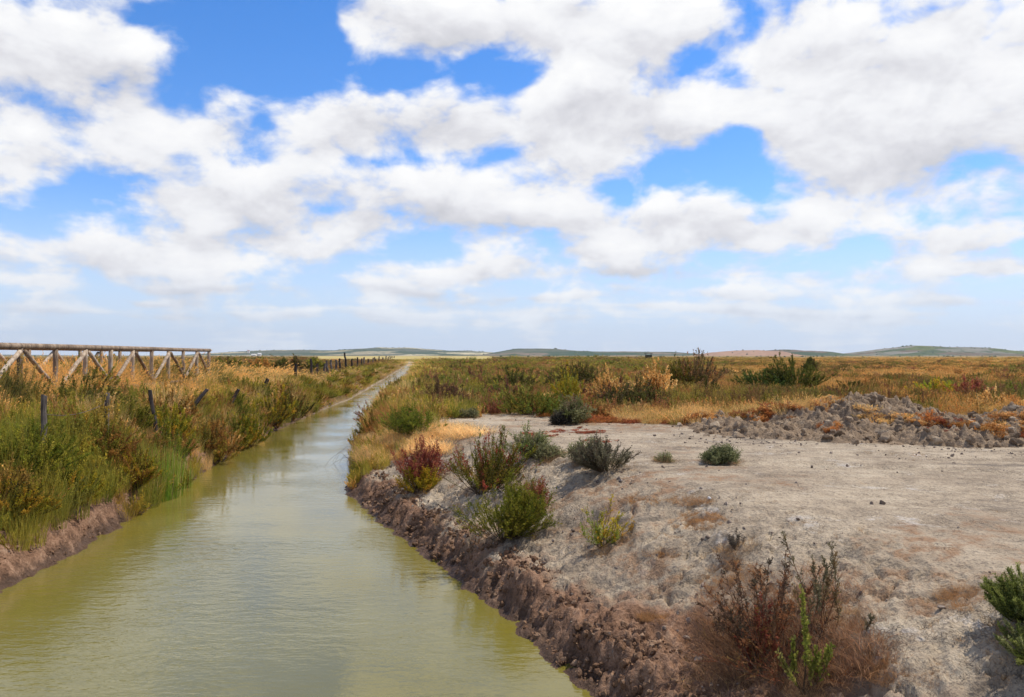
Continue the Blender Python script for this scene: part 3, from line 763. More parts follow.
def patch(name, spots, colr, n, coll, np_, label, cat, sc=(.35, .8)):
    """ground cover: spots = (px, py, half width px, half height px)"""
    xs, ys = [], []
    for (px, py, a, b, k) in spots:
        for _ in range(int(n * k)):
            r = math.sqrt(RNG.random()); t = RNG.random() * 2 * PI
            x, y, z = hit(px + a * r * math.cos(t), py + b * r * math.sin(t)); xs.append(x); ys.append(y)
    X, Y = np.array(xs), np.array(ys)
    tint = np.array(colr)[None] * RNG.uniform(.75, 1.3, (len(X), 1))
    put(name, X, Y, RNG.uniform(*sc, len(X)), coll, np_, tint, tilt=.12, base=np.maximum(heap_top(X, Y) * (heap_h(X, Y) > 0), hgt(X, Y)), label=label, cat=cat)

patch('red_groundcover', [(612, 421, 22, 3, 1), (580, 431, 26, 3, .5), (660, 413, 22, 4, 1.2), (682, 418, 24, 5, 1.4), (664, 421, 20, 3, .8), (722, 389, 12, 3, .7), (950, 440, 26, 4, .8), (985, 432, 16, 3, .5), (540, 434, 20, 3, .3), (600, 441, 18, 2, .2)],
      cA(150, 88, 66), 60, LOW, 4, 'low brick red salt plants in flat patches at the track edge', 'ground cover', (.22, .46))
patch('orange_groundcover', [(700, 520, 30, 9, 1), (660, 545, 30, 12, .9), (735, 580, 34, 20, 1.1), (690, 500, 24, 5, .5), (905, 670, 40, 14, 1.4), (640, 500, 22, 5, .4), (655, 615, 14, 5, .4), (960, 596, 30, 12, .4), (570, 434, 30, 4, .4), (730, 610, 30, 16, .6)],
      cA(150, 116, 82), 170, STRAW, 4, 'dry orange mat of withered plants on the bare slope', 'ground cover', (.10, .30))
patch('straw', [(400, 440, 36, 7, 1.6), (450, 433, 34, 6, 1.0), (375, 455, 16, 8, 1.2), (430, 450, 20, 5, .6)],
      cA(200, 170, 122), 150, STRAW, 4, 'pale flattened straw on the tip of the bank', 'straw', (.6, 1.2))
patch('brown_thatch', [(780, 650, 100, 40, 4), (735, 630, 50, 44, 2.0), (860, 650, 40, 22, 1.4), (790, 590, 70, 24, 1.2)],
      cA(140, 108, 84), 30, STRAW, 4, 'withered brown twigs matted around the rusty bush', 'dead twigs', (.35, .8))

# ------------------------------------------------------------------ shrubs that stand out, each a thing
LITTER = []
def plant(label, cat, px, py, wpx, hpx, data, group=None, rz=None, name='saltbush', sink=.03, unit_h=1.0, unit_r=1.0, me=None, tint=None, pos=None):
    """a plant whose foot stands at (px, py) and which is wpx wide and hpx tall in the photograph"""
    x, y, z = pos or hit(px, py)
    hz = float(heap_top(np.array([x]), np.array([y]))[0]) if heap_h(np.array([x]), np.array([y]))[0] > .05 else z
    z = max(z, hz)
    V, T, C, (nv, ntri) = data
    r = wpx / F * y / 2 / unit_r; h = hpx / F * y / unit_h
    o = link(name, None, None, (x, y, z - sink), RNG.random() * 2 * PI if rz is None else rz, (r, r, h))
    for pn, me in (('stems', np_mesh('stems', V[:nv], T[:ntri], C[:nv], None, M_FOL)), ('foliage', np_mesh('foliage', V[nv:], T[ntri:] - nv, C[nv:], None, M_FOL))):
        link(pn, me, o)['tint'] = tint or [1.2, 1.15, 1.05]
    LITTER.append((x, y, z, wpx / F * y / 2))
    return tag(o, label, cat, group)

def sh(seed, pal, stems=40, twigs=14, leaves=12, hpx=50, wpx=60, Y=9, upright=.78, fill=1.0, **k):
    """unit-size shrub whose leaves come out about 2-3 px long at distance Y"""
    h = hpx / F * Y; r = wpx / F * Y / 2
    d = dict(ll=.030, lw=.0055, tl=.17, sw=.0035); d.update(k)
    V, T, C, cut = shrub(seed, h, r, int(stems * 1.7 * fill), twigs, leaves, pal=pal, upright=upright, **d)
    V = V / np.array([r, r, h])
    return V, T, C, cut

R_ = [
 ('pale green and crimson bush spreading down the bare right bank', 'bush', 482, 492, 92, 62, P_OLIVE + [(G(150, 78, 62), 3), (G(120, 124, 48), 3)], 9.5, 60, .8),
 ('crimson bush with yellow tips at the edge of the cut bank', 'bush', 420, 487, 64, 52, P_RED + [(G(120, 60, 56), 3)], 11, 44, .75),
 ('lemon yellow leafy bush in front of the crimson bush', 'bush', 418, 492, 36, 30, P_YEL, 11, 24, .75),
 ('green bush low on the bare slope nearest the water', 'bush', 503, 538, 84, 62, P_GREEN + [(G(128, 124, 52), 4)], 8, 70, .72),
 ('small reddish sprig beside the green bush on the slope', 'bush', 536, 512, 34, 34, P_RED + [(G(130, 120, 70), 3)], 8.5, 14, .7),
 ('grey green bush behind the crimson and green bank bush', 'bush', 529, 456, 44, 30, P_GREY + [(G(98, 110, 60), 4)], 11.5, 34, .7),
 ('low flat grey green bush on the edge of the pale silt', 'bush', 549, 457, 30, 12, P_GREY, 11.5, 20, .5),
 ('dark grey twiggy bush alone on the pale silt', 'bush', 606, 470, 56, 34, [(G(92, 88, 72), 3), (G(110, 106, 86), 2), (G(80, 72, 60), 2)], 10, 46, .8),
 ('pale green bush touching the dark grey twiggy bush', 'bush', 584, 462, 32, 24, P_GREY + [(G(124, 130, 84), 4)], 10.5, 24, .65),
 ('compact round grey green bush alone on the dirt track', 'bush', 722, 461, 28, 17, [(G(104, 108, 76), 3), (G(88, 94, 66), 2), (G(124, 124, 92), 1)], 11, 40, .6),
 ('tiny pale sprig left of the round bush on the track', 'sprig', 664, 461, 11, 5, P_GREY, 11, 8, .5),
 ('thin sparse weed with yellow stems on the bare slope', 'weed', 600, 545, 56, 54, P_YEL + [(G(124, 134, 62), 5)], 7, 13, .7),
 ('bright green bush in the grass behind the bank tip', 'bush', 418, 436, 62, 34, [(G(98, 108, 42), 3), (G(116, 120, 50), 2), (G(82, 92, 38), 2)], 15, 50, .62),
 ('dark green pointed bush standing tall behind the grey soil heap', 'bush', 795, 391, 52, 36, [(G(76, 82, 38), 3), (G(92, 94, 44), 2), (G(66, 70, 36), 2)], 19, 60, .85),
 ('dark green low bush beside the tall pointed one behind the heap', 'bush', 762, 391, 40, 22, [(G(64, 78, 40), 3), (G(80, 92, 46), 2)], 19, 36, .8),
 ('tall brown and olive bush with bare tips against the sky', 'bush', 697, 390, 50, 42, P_BROWN + [(G(92, 82, 54), 5)], 24, 60, .85),
 ('olive bush joined to the tall brown bush with bare tips', 'bush', 677, 391, 40, 32, P_OLIVE, 24, 44, .8),
 ('dark spreading bush at the left foot of the orange slope', 'bush', 634, 411, 62, 32, P_DARK + [(G(88, 80, 62), 3)], 19, 50, .65),
 ('straw coloured tall grassy bush above the dark spreading bush', 'bush', 655, 398, 34, 32, P_STRAW, 22, 44, .9),
 ('straw coloured bush between the dark scrub and the track', 'bush', 611, 404, 26, 30, P_STRAW, 20, 40, .88),
 ('grey green bush pair on the pale silt edge beside red plants', 'bush', 576, 424, 40, 30, P_GREY + [(G(92, 96, 58), 5)], 16, 40, .6),
 ('small charcoal bush at the silt edge left of the grey green pair', 'bush', 561, 425, 16, 14, [(G(60, 58, 54), 3), (G(80, 76, 66), 2)], 16, 24, .6),
 ('olive bush on the edge of the plain straight above the silt', 'bush', 535, 415, 60, 26, P_OLIVE + [(G(96, 108, 48), 4)], 19, 60, .7),
 ('yellow green feathery bush in the scrub above the silt edge', 'bush', 572, 408, 36, 34, P_YEL + [(G(140, 142, 60), 5)], 20, 40, .85),
 ('dusky purple brown bush beside the bright green bank bush', 'bush', 444, 410, 36, 28, [(G(104, 72, 62), 3), (G(88, 70, 52), 2)], 18, 40, .7),
 ('small grey bush on bare silt near the scrub edge', 'bush', 468, 418, 16, 10, P_GREY, 18, 20, .5),
 ('dark rounded bush in the middle of the plain', 'bush', 580, 388, 44, 26, P_DARK, 26, 40, .75),
 ('dark olive bush in the plain left of the rounded dark one', 'bush', 516, 392, 40, 24, P_DARK + [(G(96, 100, 50), 3)], 26, 40, .75),
 ('wine red bush in the golden grass beyond the heap', 'bush', 968, 398, 28, 20, P_RED, 22, 34, .8),
 ('bright yellow green bush in the golden grass beyond the heap', 'bush', 936, 396, 40, 16, P_YEL + [(G(136, 150, 50), 5)], 24, 34, .75),
]
for i, (lab, cat, px, py, w, h, pal, Yd, st, up) in enumerate(R_):
    k = dict(ll=.015 + .0011 * Yd, lw=.0022 + .00026 * Yd)
    if 'sparse' in lab: k.update(tmin=.15, tl=.10)
    big_ = 1.25 if Yd >= 18 else 1.05
    w, h = w * big_, h * (1.2 if Yd >= 18 and i not in (13, 14, 15) else 1.05)
    plant(lab, cat, px, py, w, h, sh(300 + i, pal, int(st * (1.0 if cat in ('weed', 'sprig') else 1.35)), 13, 10, h, w, Yd, up - .08, **k), name='weed' if cat in ('weed', 'sprig') else 'bush')

# bush at the right edge, close to the eye
for i, (lab, px, py, w, h, st) in enumerate([('dark green needle leaved bush at the right edge of the track', 1036, 626, 76, 64, 80), ('low bright green bush in front of the needle leaved one', 1038, 660, 70, 38, 60)]):
    pal = [(G(106, 114, 58), 3), (G(124, 128, 70), 2), (G(90, 98, 52), 2), (G(132, 134, 92), 1)]
    plant(lab, 'bush', px, py, w, h, sh(360 + i, pal, st, 18, 16, h, w, 4.3, .85, ll=.017, lw=.0022, tl=.09, sw=.003), name='bush')
# the big withered bush in the foreground
plant('large withered rusty bush sprawling at the foot of the bare slope', 'bush', 782, 672, 190, 74,
      sh(370, P_BROWN + [(G(132, 84, 62), 3), (G(144, 116, 76), 2)], 38, 10, 7, 100, 210, 4.2, .55, ll=.014, lw=.0019, tl=.15, sw=.0036, tmin=.2, stemcol=(.16, .11, .08)), name='bush')
plant('tall grey green stalks rising from the withered rusty bush', 'bush', 820, 640, 100, 128,
      sh(371, [(G(104, 98, 74), 3), (G(90, 86, 68), 2), (G(124, 104, 74), 2)], 8, 20, 11, 118, 96, 4.5, .55, ll=.016, lw=.0026, tl=.06, sw=.0034, tmin=.4, stemcol=(.2, .11, .07)), name='bush', rz=.3)
plant('dark bare topped stalks on the left of the withered rusty bush', 'bush', 762, 646, 150, 112,
      sh(373, [(G(96, 76, 62), 3), (G(80, 72, 60), 2), (G(132, 92, 64), 2)], 26, 18, 8, 96, 130, 4.5, .5, ll=.016, lw=.0026, tl=.05, sw=.003, tmin=.35, stemcol=(.17, .1, .07)), name='bush')
plant('crimson sprig standing in the withered rusty bush', 'sprig', 758, 672, 34, 84, sh(374, P_RED, 9, 20, 12, 68, 30, 4.3, .8, ll=.016, lw=.003, tl=.07, sw=.003), name='sprig')
plant('lime green leafy sprig in front of the withered rusty bush', 'sprig', 803, 690, 46, 96, sh(372, [(G(134, 134, 64), 3), (G(116, 122, 56), 2), (G(150, 146, 84), 1)], 6, 15, 11, 66, 42, 4.1, .7, ll=.017, lw=.005, tl=.06, sw=.003), name='sprig')
plant('small grey bare sprig on the slope left of the withered bush', 'sprig', 738, 548, 26, 22, sh(375, [(G(92, 86, 80), 3), (G(112, 104, 94), 2)], 9, 12, 6, 22, 26, 5.5, .6, ll=.014, lw=.0022, tl=.04, sw=.003), name='sprig')

# ------------------------------------------------------------------ left bank: things
L_ = [
 ('broad dark shrub below the footbridge between two fence posts', 78, 420, 96, 56, P_DARK + [(G(104, 104, 50), 4), (G(120, 84, 52), 1)], 14, 80, .72),
 ('olive and orange leafy shrub close under the footbridge rail', 88, 392, 70, 36, P_GREEN + [(G(128, 92, 60), 2)], 18, 50, .7),
 ('dark green shrub at the far left beneath the footbridge', 4, 412, 40, 22, P_DARK, 13, 40, .7),
 ('row shrub of dark green under the near end of the handrail', 28, 381, 60, 14, [(G(76, 90, 44), 3), (G(60, 76, 40), 2)], 18, 50, .7),
 ('rust brown shrub behind the leaning post on the left bank', 174, 424, 50, 34, P_RUST + [(G(92, 76, 44), 3)], 16, 60, .8),
 ('dark leggy shrub overhanging the water on the left bank', 218, 462, 56, 50, P_RUST + [(G(104, 92, 48), 5)], 17, 70, .7),
 ('yellow green shrub right of the rusty overhanging one', 248, 448, 50, 46, P_YEL + P_GREEN, 19, 60, .75),
 ('dark shrub where the left bank juts into the water', 292, 421, 44, 40, P_DARK + [(G(116, 88, 48), 4)], 27, 60, .7),
 ('golden olive shrub on the jutting part of the left bank', 272, 424, 44, 40, P_OLIVE + P_YEL, 24, 54, .75),
 ('grey olive shrub in the golden grass near the rail end', 187, 380, 34, 14, P_GREY + P_OLIVE, 23, 40, .7),
 ('dark green shrub just past the end of the footbridge', 232, 376, 56, 18, P_DARK + P_GREEN, 27, 50, .7),
 ('rusty tan shrub beside the muddy edge of the left bank', 134, 488, 44, 48, P_RUST + P_YEL, 12.5, 60, .8),
 ('tall yellowish shrub on the left bank above the bright reeds', 168, 446, 50, 44, P_YEL + P_GREEN, 14, 60, .85),
 ('large green shrub at the left edge above the muddy bank', 24, 478, 96, 60, P_GREEN, 10.5, 100, .8),
 ('grassy yellow shrub hanging over the muddy bank at lower left', 62, 505, 74, 44, P_YEL + P_GREEN, 10.2, 80, .8),
 ('bushy olive shrub in the lower left corner of the bank', 8, 520, 70, 46, P_OLIVE + P_YEL, 9.6, 80, .8),
 ('brown tangled shrub halfway up the left bank', 100, 462, 60, 44, P_RUST + P_OLIVE, 12, 70, .75),
 ('green feathery shrub left of the leaning fence post', 128, 436, 44, 36, P_GREEN + P_OLIVE, 13.5, 60, .85),
]
for i, (lab, px, py, w, h, pal, Yd, st, up) in enumerate(L_):
    plant(lab, 'shrub', px, py, w, h, sh(400 + i, pal, st, 13, 10, h, w, Yd, up, ll=.02 + .001 * Yd, lw=.0035 + .00028 * Yd), name='shrub')

# bank shrubs that repeat along the ditch
def row(kinds, n, pl, y0, y1, d0, d1, sgn, group):
    mes = []
    for j, (lab, pal, up) in enumerate(kinds):
        mes.append([proto('shrub', (lambda D: (D[0], D[1], D[2]))(shrub(500 + 10 * len(group) + 3 * j + q, 1, 1, 44, 12, 9, .07, .013, .26, pal, upright=up, sw=.01))) for q in range(2)])
    for i in range(n):
        y = y0 * (y1 / y0) ** ((i + RNG.random()) / n); j = int(RNG.integers(0, len(kinds)))
        x = float(np.interp(y, pl[:, 1], pl[:, 0])) + sgn * RNG.uniform(d0, d1)
        hs = RNG.uniform(.42, .7); rs = RNG.uniform(.4, .62)
        o = link('shrub', mes[j][i % 2], None, (x, y, float(hgt(x, y)) - .04), RNG.random() * 6.3, (rs, rs, hs))
        o['tint'] = [float(RNG.uniform(.85, 1.15))] * 3
        tag(o, kinds[j][0], 'shrub', group + ', ' + kinds[j][0].split()[0])
row([('green shrub in the thicket lining the left canal bank', P_GREEN, .8), ('rusty shrub in the thicket lining the left canal bank', P_RUST, .8), ('yellow shrub in the thicket lining the left canal bank', P_YEL + P_OLIVE, .85)],
    75, LB, 13.4, 130, .1, 1.5, -1, 'shrubs lining the left bank')
row([('olive shrub along the far stretch of the right canal bank', P_OLIVE, .8), ('reddish shrub along the far stretch of the right canal bank', P_RED + P_RUST, .8)],
    26, RB, 19, 110, .4, 2.6, 1, 'shrubs lining the right bank')

# scattered shrubs on the plain
kinds = [('dark olive shrub scattered over the plain right of the canal', P_DARK, .75), ('red brown shrub scattered over the plain right of the canal', P_RED + P_BROWN, .8), ('straw yellow shrub scattered over the plain right of the canal', P_STRAW, .88)]
mes = [[proto('shrub', shrub(600 + 3 * j + q, 1, 1, 44, 12, 9, .08, .015, .28, p, upright=u, sw=.01)) for q in range(2)] for j, (l, p, u) in enumerate(kinds)]
for i in range(120):
    y = 20.5 * (150 / 20.5) ** ((i + RNG.random()) / 120); px = RNG.uniform(400, 740) if i % 4 else RNG.uniform(740, 1060)
    x = (px - CX) / F * y
    if float(dists(np.array([x]), np.array([y]))[0][0]) < 2 or float(heap_h(np.array([x]), np.array([y]))[0]) > .02: continue
    j = int(RNG.choice(3, p=[.5, .3, .2])); hs = RNG.uniform(.42, .74) * (1 if px < 740 else .8); rs = RNG.uniform(.5, 1.0)
    o = link('shrub', mes[j][i % 2], None, (x, y, float(hgt(x, y)) - .04), RNG.random() * 6.3, (rs, rs, hs)); o['tint'] = [1.0, 1.0, 1.0]
    tag(o, kinds[j][0], 'shrub', 'shrubs on the plain, ' + kinds[j][0].split(' scrub')[0].rsplit(' shrub')[0])

# bushes on the flat land behind the footbridge and before the hills
BG = [('grey green bush seen through the footbridge rails', 100, 364, 34, 10, P_GREY + P_DARK), ('tall dark bush seen between footbridge posts', 118, 363, 26, 9, P_DARK),
      ('dark upright bush on the flat land short of the hills', 297, 367, 7, 14, P_DARK + P_BROWN), ('round dark bush on the flat land left of the upright one', 281, 362, 12, 7, P_DARK), ('green bush just left of the far fence posts', 316, 361, 14, 8, P_GREEN + P_DARK),
      ('rust brown bush on the skyline left of the far fence', 256, 363, 30, 8, P_RUST), ('olive bush on the skyline past the footbridge end', 226, 364, 26, 8, P_OLIVE), ('dark bush on the far right plain behind the pointed bush', 811, 362, 10, 8, P_DARK)]
for i, (lab, px, py, w, h, pal) in enumerate(BG):
    Yd = {0: 60, 1: 60}.get(i, 70); x = (px - CX) / F * Yd; z = float(hgt(x, Yd))
    hh = (H - z) + (HY - (py - h)) / F * Yd
    plant(lab, 'bush', px, py, w * 1.2, max(hh, .4) * F / Yd * .88, sh(640 + i, [(c * 1.25, q) for c, q in pal], 60, 12, 9, max(hh, .4) * F / Yd, w, Yd, .7, ll=.11, lw=.022, tl=.4, sw=.014), name='bush', pos=(x, Yd, z))

# bright reeds at the water's edge
x, y, z = hit(160, 492)
x = float(np.interp(y, LB[:, 1], LB[:, 0])) - .16
for i, (lab, dx, dy, n, h, r) in enumerate([('tall bright green reed clump standing at the muddy left waterline', 0, 0, 460, 1.12, .42), ('shorter reed clump with pale dead bases beside the tall reeds', .05, 1.15, 160, .62, .34)]):
    pal = [(G(124, 142, 52), 3), (G(102, 126, 46), 3), (G(150, 154, 72), 1.4), (G(164, 142, 92), .8)]
    xx = float(np.interp(y + dy, LB[:, 1], LB[:, 0])) - .02
    o = link('reed_clump', proto('reed_clump', tuft(660 + i, n, h, r, .012, .16, .12, pal)), None, (xx, y + dy, max(float(hgt(xx, y + dy)), .0) - .05), 0, (.7, 1.25, 1)); o['tint'] = [1.0, 1.0, 1.0]
    tag(o, lab, 'reeds')

# dead branches dipping into the water from the right bank
def tube_mesh(name, paths, mat, sides=6):
    bm = bmesh.new()
    for pts, r0, r1 in paths:
        pts = [Vector(p) for p in pts]; rings = []
        for i, p in enumerate(pts):
            t = (pts[min(i + 1, len(pts) - 1)] - pts[max(i - 1, 0)]).normalized()
            a = t.orthogonal().normalized(); b = t.cross(a); r = r0 + (r1 - r0) * i / max(len(pts) - 1, 1)
            rings.append([bm.verts.new(p + (a * math.cos(2 * PI * k / sides) + b * math.sin(2 * PI * k / sides)) * r) for k in range(sides)])
        for q0, q1 in zip(rings[:-1], rings[1:]):
            for k in range(sides): bm.faces.new((q0[k], q0[(k + 1) % sides], q1[(k + 1) % sides], q1[k]))
        bm.faces.new(rings[0][::-1]); bm.faces.new(rings[-1])
    bmesh.ops.recalc_face_normals(bm, faces=bm.faces)
    me = bpy.data.meshes.new(name); bm.to_mesh(me); bm.free()
    for p in me.polygons: p.use_smooth = True
    if mat: me.materials.append(mat)
    return me

M_TWIG = flat_mat('dead_twig', lin(70, 60, 54), lin(104, 92, 84), .9, 20)
for i, (yb, n, ln, lab) in enumerate([(19.5, 9, .6, 'dead bare branch dipping into the water beside the right bank tip'), (24.0, 8, .7, 'dead bare branch lying in the water farther along the right bank')]):
    xb = float(np.interp(yb, RB[:, 1], RB[:, 0])) + .1; ps = []
    for k in range(n):
        a = PI + RNG.normal() * .5; L = ln * RNG.uniform(.4, 1.1); y0 = RNG.uniform(-1.0, 1.4)
        rise = RNG.uniform(.05, .35)
        ps.append(([(0, y0, .18), (math.cos(a) * L * .4, y0 + math.sin(a) * L * .4, .12 + rise), (math.cos(a) * L * .8, y0 + math.sin(a) * L * .8, .06 + rise * .5), (math.cos(a) * L, y0 + math.sin(a) * L, .02)], .005, .002))
    tag(link('dead_branch', tube_mesh('dead_branch', ps, M_TWIG, 4), None, (xb, yb, 0)), lab, 'dead branch')

# withered litter lying round the feet of the plants
xs, ys = [], []
for (x, y, z, r) in LITTER:
    if y > 22: continue
    for q in range(int(26 + 60 * min(r, .6))):
        a = RNG.random() * 2 * PI; rr = r * 1.25 * RNG.random() ** .6
        xs.append(x + math.cos(a) * rr); ys.append(y + math.sin(a) * rr * .9)
X, Y = np.array(xs), np.array(ys); dR, dL = dists(X, Y); m = (np.maximum(dR, dL) > .3); X, Y = X[m], Y[m]
put('plant_litter', X, Y, RNG.uniform(.12, .5, len(X)), STRAW, 4, blend([(0, cA(112, 92, 74)), (.5, cA(140, 112, 84)), (1, cA(170, 140, 104))], RNG.random(len(X))), tilt=.2, label='withered stalks and litter around the feet of the bushes', cat='litter')
# thin tufts and dead stubble dotted over the bare ground
X = RNG.uniform(-2.5, 12, 5200); Y = 3 + 16 * RNG.random(5200); dR, dL = dists(X, Y)
m = (dR > .7) & (fbm(X, Y, .6, 3, 88) > .22 + .25 * (dR > 2.8)); X, Y = X[m], Y[m]
put('dry_stubble', X, Y, RNG.uniform(.08, .26, len(X)), STRAW, 4, blend([(0, cA(112, 96, 80)), (.5, cA(146, 118, 88)), (1, cA(164, 124, 80))], RNG.random(len(X))), tilt=.2, label='thin dry stubble dotted over the bare silt', cat='stubble')
for (px, py, w_, lab) in [(709, 499, .055, 'small white stone on the bare slope right of the sparse weed'), (580, 586, .05, 'pale chip of dried mud low on the bare slope'), (784, 560, .05, 'small pale stone behind the withered rusty bush')]:
    x, y, z = hit(px, py)
    st = clod_proto(80 + px % 7, flat_mat('pale_stone', lin(206, 200, 190), lin(226, 222, 214), .8, 9))
    o = link('stone', st, None, (x, y, z + .01), px, (w_, w_ * .8, w_ * .8)); tag(o, lab, 'stone')

# ------------------------------------------------------------------ old fence posts
def post_mesh(h, r, seed):
    rg = np.random.default_rng(seed); bm = bmesh.new(); rings = []; sides = 9
    for i, t in enumerate(np.linspace(0, 1, 7)):
        q = r * (1.1 - .25 * t) * (1 + .08 * rg.normal())
        ox, oy = rg.normal(size=2) * r * .18
        zz = h * t
        rings.append([bm.verts.new((ox + q * math.cos(k * 2 * PI / sides) * (1 + .12 * rg.normal()), oy + q * math.sin(k * 2 * PI / sides), zz + (rg.normal() * r * .25 if i == 6 else 0))) for k in range(sides)])
    for a, b in zip(rings[:-1], rings[1:]):
        for k in range(sides): bm.faces.new((a[k], a[(k + 1) % sides], b[(k + 1) % sides], b[k]))
    bm.faces.new(rings[-1]); bm.faces.new(rings[0][::-1])
    me = bpy.data.meshes.new('fence_post'); bm.to_mesh(me); bm.free(); me.materials.append(M_POST)
    return me

def fence_x(y): return -5.3 - .135 * y
# (top px, top py, distance, lean to the right in radians, lean away, radius, label)
FP = [(45, 395, 11.8, .02, 0, .045, 'thick upright grey fence post at the far left, nearest the bridge shrub'),
      (107, 393, 14.3, .0, 0, .042, 'upright grey fence post at the right side of the dark shrub'),
      (150, 390, 16.8, -.16, 0, .045, 'slim fence post tilting slightly left in the golden grass'),
      (207, 389, 20.5, .62, .2, .058, 'stout dark fence post leaning far right above the rusty shrub'),
      (238, 389, 25.2, .45, 0, .06, 'short dark leaning fence post in the grass past the stout one'),
      (268, 379, 31, .5, .1, .075, 'dark fence post leaning right near the ditch bend'),
      (291, 384, 36, .95, 0, .085, 'broken fence post tipped almost flat over the bushes'),
      (296, 364, 42, .02, 0, .075, 'tall pale fence post upright before the far fence')]
tops = []
for i, (px, py, y, lx, ly, r, lab) in enumerate(FP):
    tx = (px - CX) / F * y; tz = H + (HY - py) / F * y
    dr = Vector((math.sin(lx), math.sin(ly) * .5, math.cos(lx))).normalized()
    gz = float(hgt(tx, y)); L = max((tz - gz) / dr.z, .45) + .25
    base = Vector((tx, y, tz)) - dr * L
    o = link('fence_post', post_mesh(L, r, 700 + i), None, base)
    o.rotation_mode = 'QUATERNION'; o.rotation_quaternion = dr.to_track_quat('Z', 'Y')
    tag(o, lab, 'fence post', 'old fence posts along the left bank')
    tops.append(Vector((tx, y, tz)))
# the slack wire between the first two posts
a, b = tops[0] - Vector((0, 0, .28)), tops[1] - Vector((0, 0, .16))
pts = [a.lerp(b, t) - Vector((0, 0, .10 * 4 * t * (1 - t))) for t in np.linspace(0, 1, 12)]
w = tube_mesh('fence_wire', [([p - pts[0] for p in pts], .005, .005)], M_WIRE, 5)
tag(link('fence_wire', w, None, pts[0]), 'slack rusty wire strung between the two upright fence posts', 'wire')

# far fence: one fence of many stakes
fr = bpy.data.objects.new('stake_fence', None); COL.objects.link(fr); fr.location = (fence_x(48), 48, float(hgt(fence_x(48), 48)))
tag(fr, 'long fence of dark uneven stakes running along the far left bank', 'fence')
pxs = [313, 318, 323, 328, 332, 336, 341, 347, 352, 357, 361, 364, 368, 373, 376, 379, 383, 386, 388, 390, 392, 394]
prev = None; rw = np.random.default_rng(5)
for i, px in enumerate(pxs):
    y = 5.3 / ((CX - px) / F - .135); x = fence_x(y); gz = float(hgt(x, y))
    hgt_p = 1.15 * rw.uniform(.8, 1.15) + (.45 if px == 347 else 0)
    o = link('stake', post_mesh(hgt_p + .2, .06 + .0009 * y * .5, 720 + i), fr, Vector((x, y, gz - .2)) - fr.location)
    o.rotation_euler = (rw.normal() * .06, rw.normal() * .09, rw.random() * 6)
    cur = Vector((x, y, gz + hgt_p * .75))
    if prev is not None:
        link('wire', tube_mesh('wire', [([prev - fr.location, prev.lerp(cur, .5) - Vector((0, 0, .05)) - fr.location, cur - fr.location], .006, .006)], M_WIRE, 4), fr)
    prev = cur

# ------------------------------------------------------------------ wooden footbridge on the levee
def log_mesh(name, a, b, r, mat=M_WOOD, sides=12):
    a, b = Vector(a), Vector(b)
    jr = np.random.default_rng(int(abs(a.y * 977 + a.z * 331 + b.y * 53)) % 99991)
    pts = [a.lerp(b, t) + Vector(jr.normal(size=3)) * r * .10 for t in np.linspace(0, 1, 7)]
    return tube_mesh(name, [(pts, r, r * .97)], mat, sides)

fb = bpy.data.objects.new('footbridge', None); COL.objects.link(fb); fb.location = (-9.9, 16, 1.72)
tag(fb, 'weathered wooden footbridge with log handrails and crossed braces on the left levee', 'footbridge')
def fbp(k, side, z):
    """point k posts along the bridge; side 0 is the near handrail"""
    return Vector((-9.84 - .149 * k - side * 2.1, 16 + 1.5 * k + side * .0, z)) - fb.location
RT, DZ = 2.79, 1.80
for side in (0, 1):
    k0, k1 = -4, 9
    link('handrail', log_mesh('handrail', fbp(k0 - .2, side, RT), fbp(k1 + .08, side, RT), .062), fb)
    for k in range(k0, k1 + 1):
        p = fbp(k, side, 0)
        link('post', log_mesh('post', (p.x, p.y, DZ - .35 - fb.location.z), (p.x, p.y, RT - .055 - fb.location.z), .055), fb)
        if k % 2 == 0:
            ox = .07 if side == 0 else -.07
            for dk in (-1, 1):
                if not k0 <= k + dk <= k1: continue
                a = fbp(k + dk * .06, side, RT - .11) + Vector((ox * .7, 0, 0)); b = fbp(k + dk * .97, side, DZ + .06) + Vector((ox * .7, 0, 0))
                link('brace', log_mesh('brace', a, b, .046), fb)
# deck boards in one mesh, with bearers beneath
bm = bmesh.new()
yb = -6.3
while yb < 13.6:
    k = yb / 1.5
    c = fbp(k, .5, DZ - .03)
    m4 = bmesh.ops.create_cube(bm, size=1)
    for v in m4['verts']: v.co = Vector((v.co.x * 2.25, v.co.y * .135, v.co.z * .045)) + c
    yb += .15
me = bpy.data.meshes.new('deck'); bm.to_mesh(me); bm.free(); me.materials.append(M_WOOD); link('deck', me, fb)
for s in (.12, .88):
    link('bearer', log_mesh('bearer', fbp(-4.2, s, DZ - .15), fbp(9.05, s, DZ - .15), .09), fb)

# ------------------------------------------------------------------ lookout hut and farm buildings far off
def box_bm(bm, x0, x1, y0, y1, z0, z1):
    g = bmesh.ops.create_cube(bm, size=1)
    for v in g['verts']: v.co = Vector((x0 + (v.co.x + .5) * (x1 - x0), y0 + (v.co.y + .5) * (y1 - y0), z0 + (v.co.z + .5) * (z1 - z0)))
def boxes(name, bs, mat, parent):
    bm = bmesh.new()
    for b in bs: box_bm(bm, *b)
    bmesh.ops.bevel(bm, geom=bm.edges[:], offset=.015, segments=1, affect='EDGES')
    me = bpy.data.meshes.new(name); bm.to_mesh(me); bm.free(); me.materials.append(mat)
    return link(name, me, parent)
M_HUT = wood_mat('dark_boards', lin(40, 42, 36), lin(62, 60, 48), lin(88, 82, 66))
M_WHITE = flat_mat('whitewash', lin(226, 222, 212), lin(238, 234, 226), .9, .5)
M_TILE = flat_mat('roof_tile', lin(150, 96, 70), lin(176, 120, 90), .9, .6)
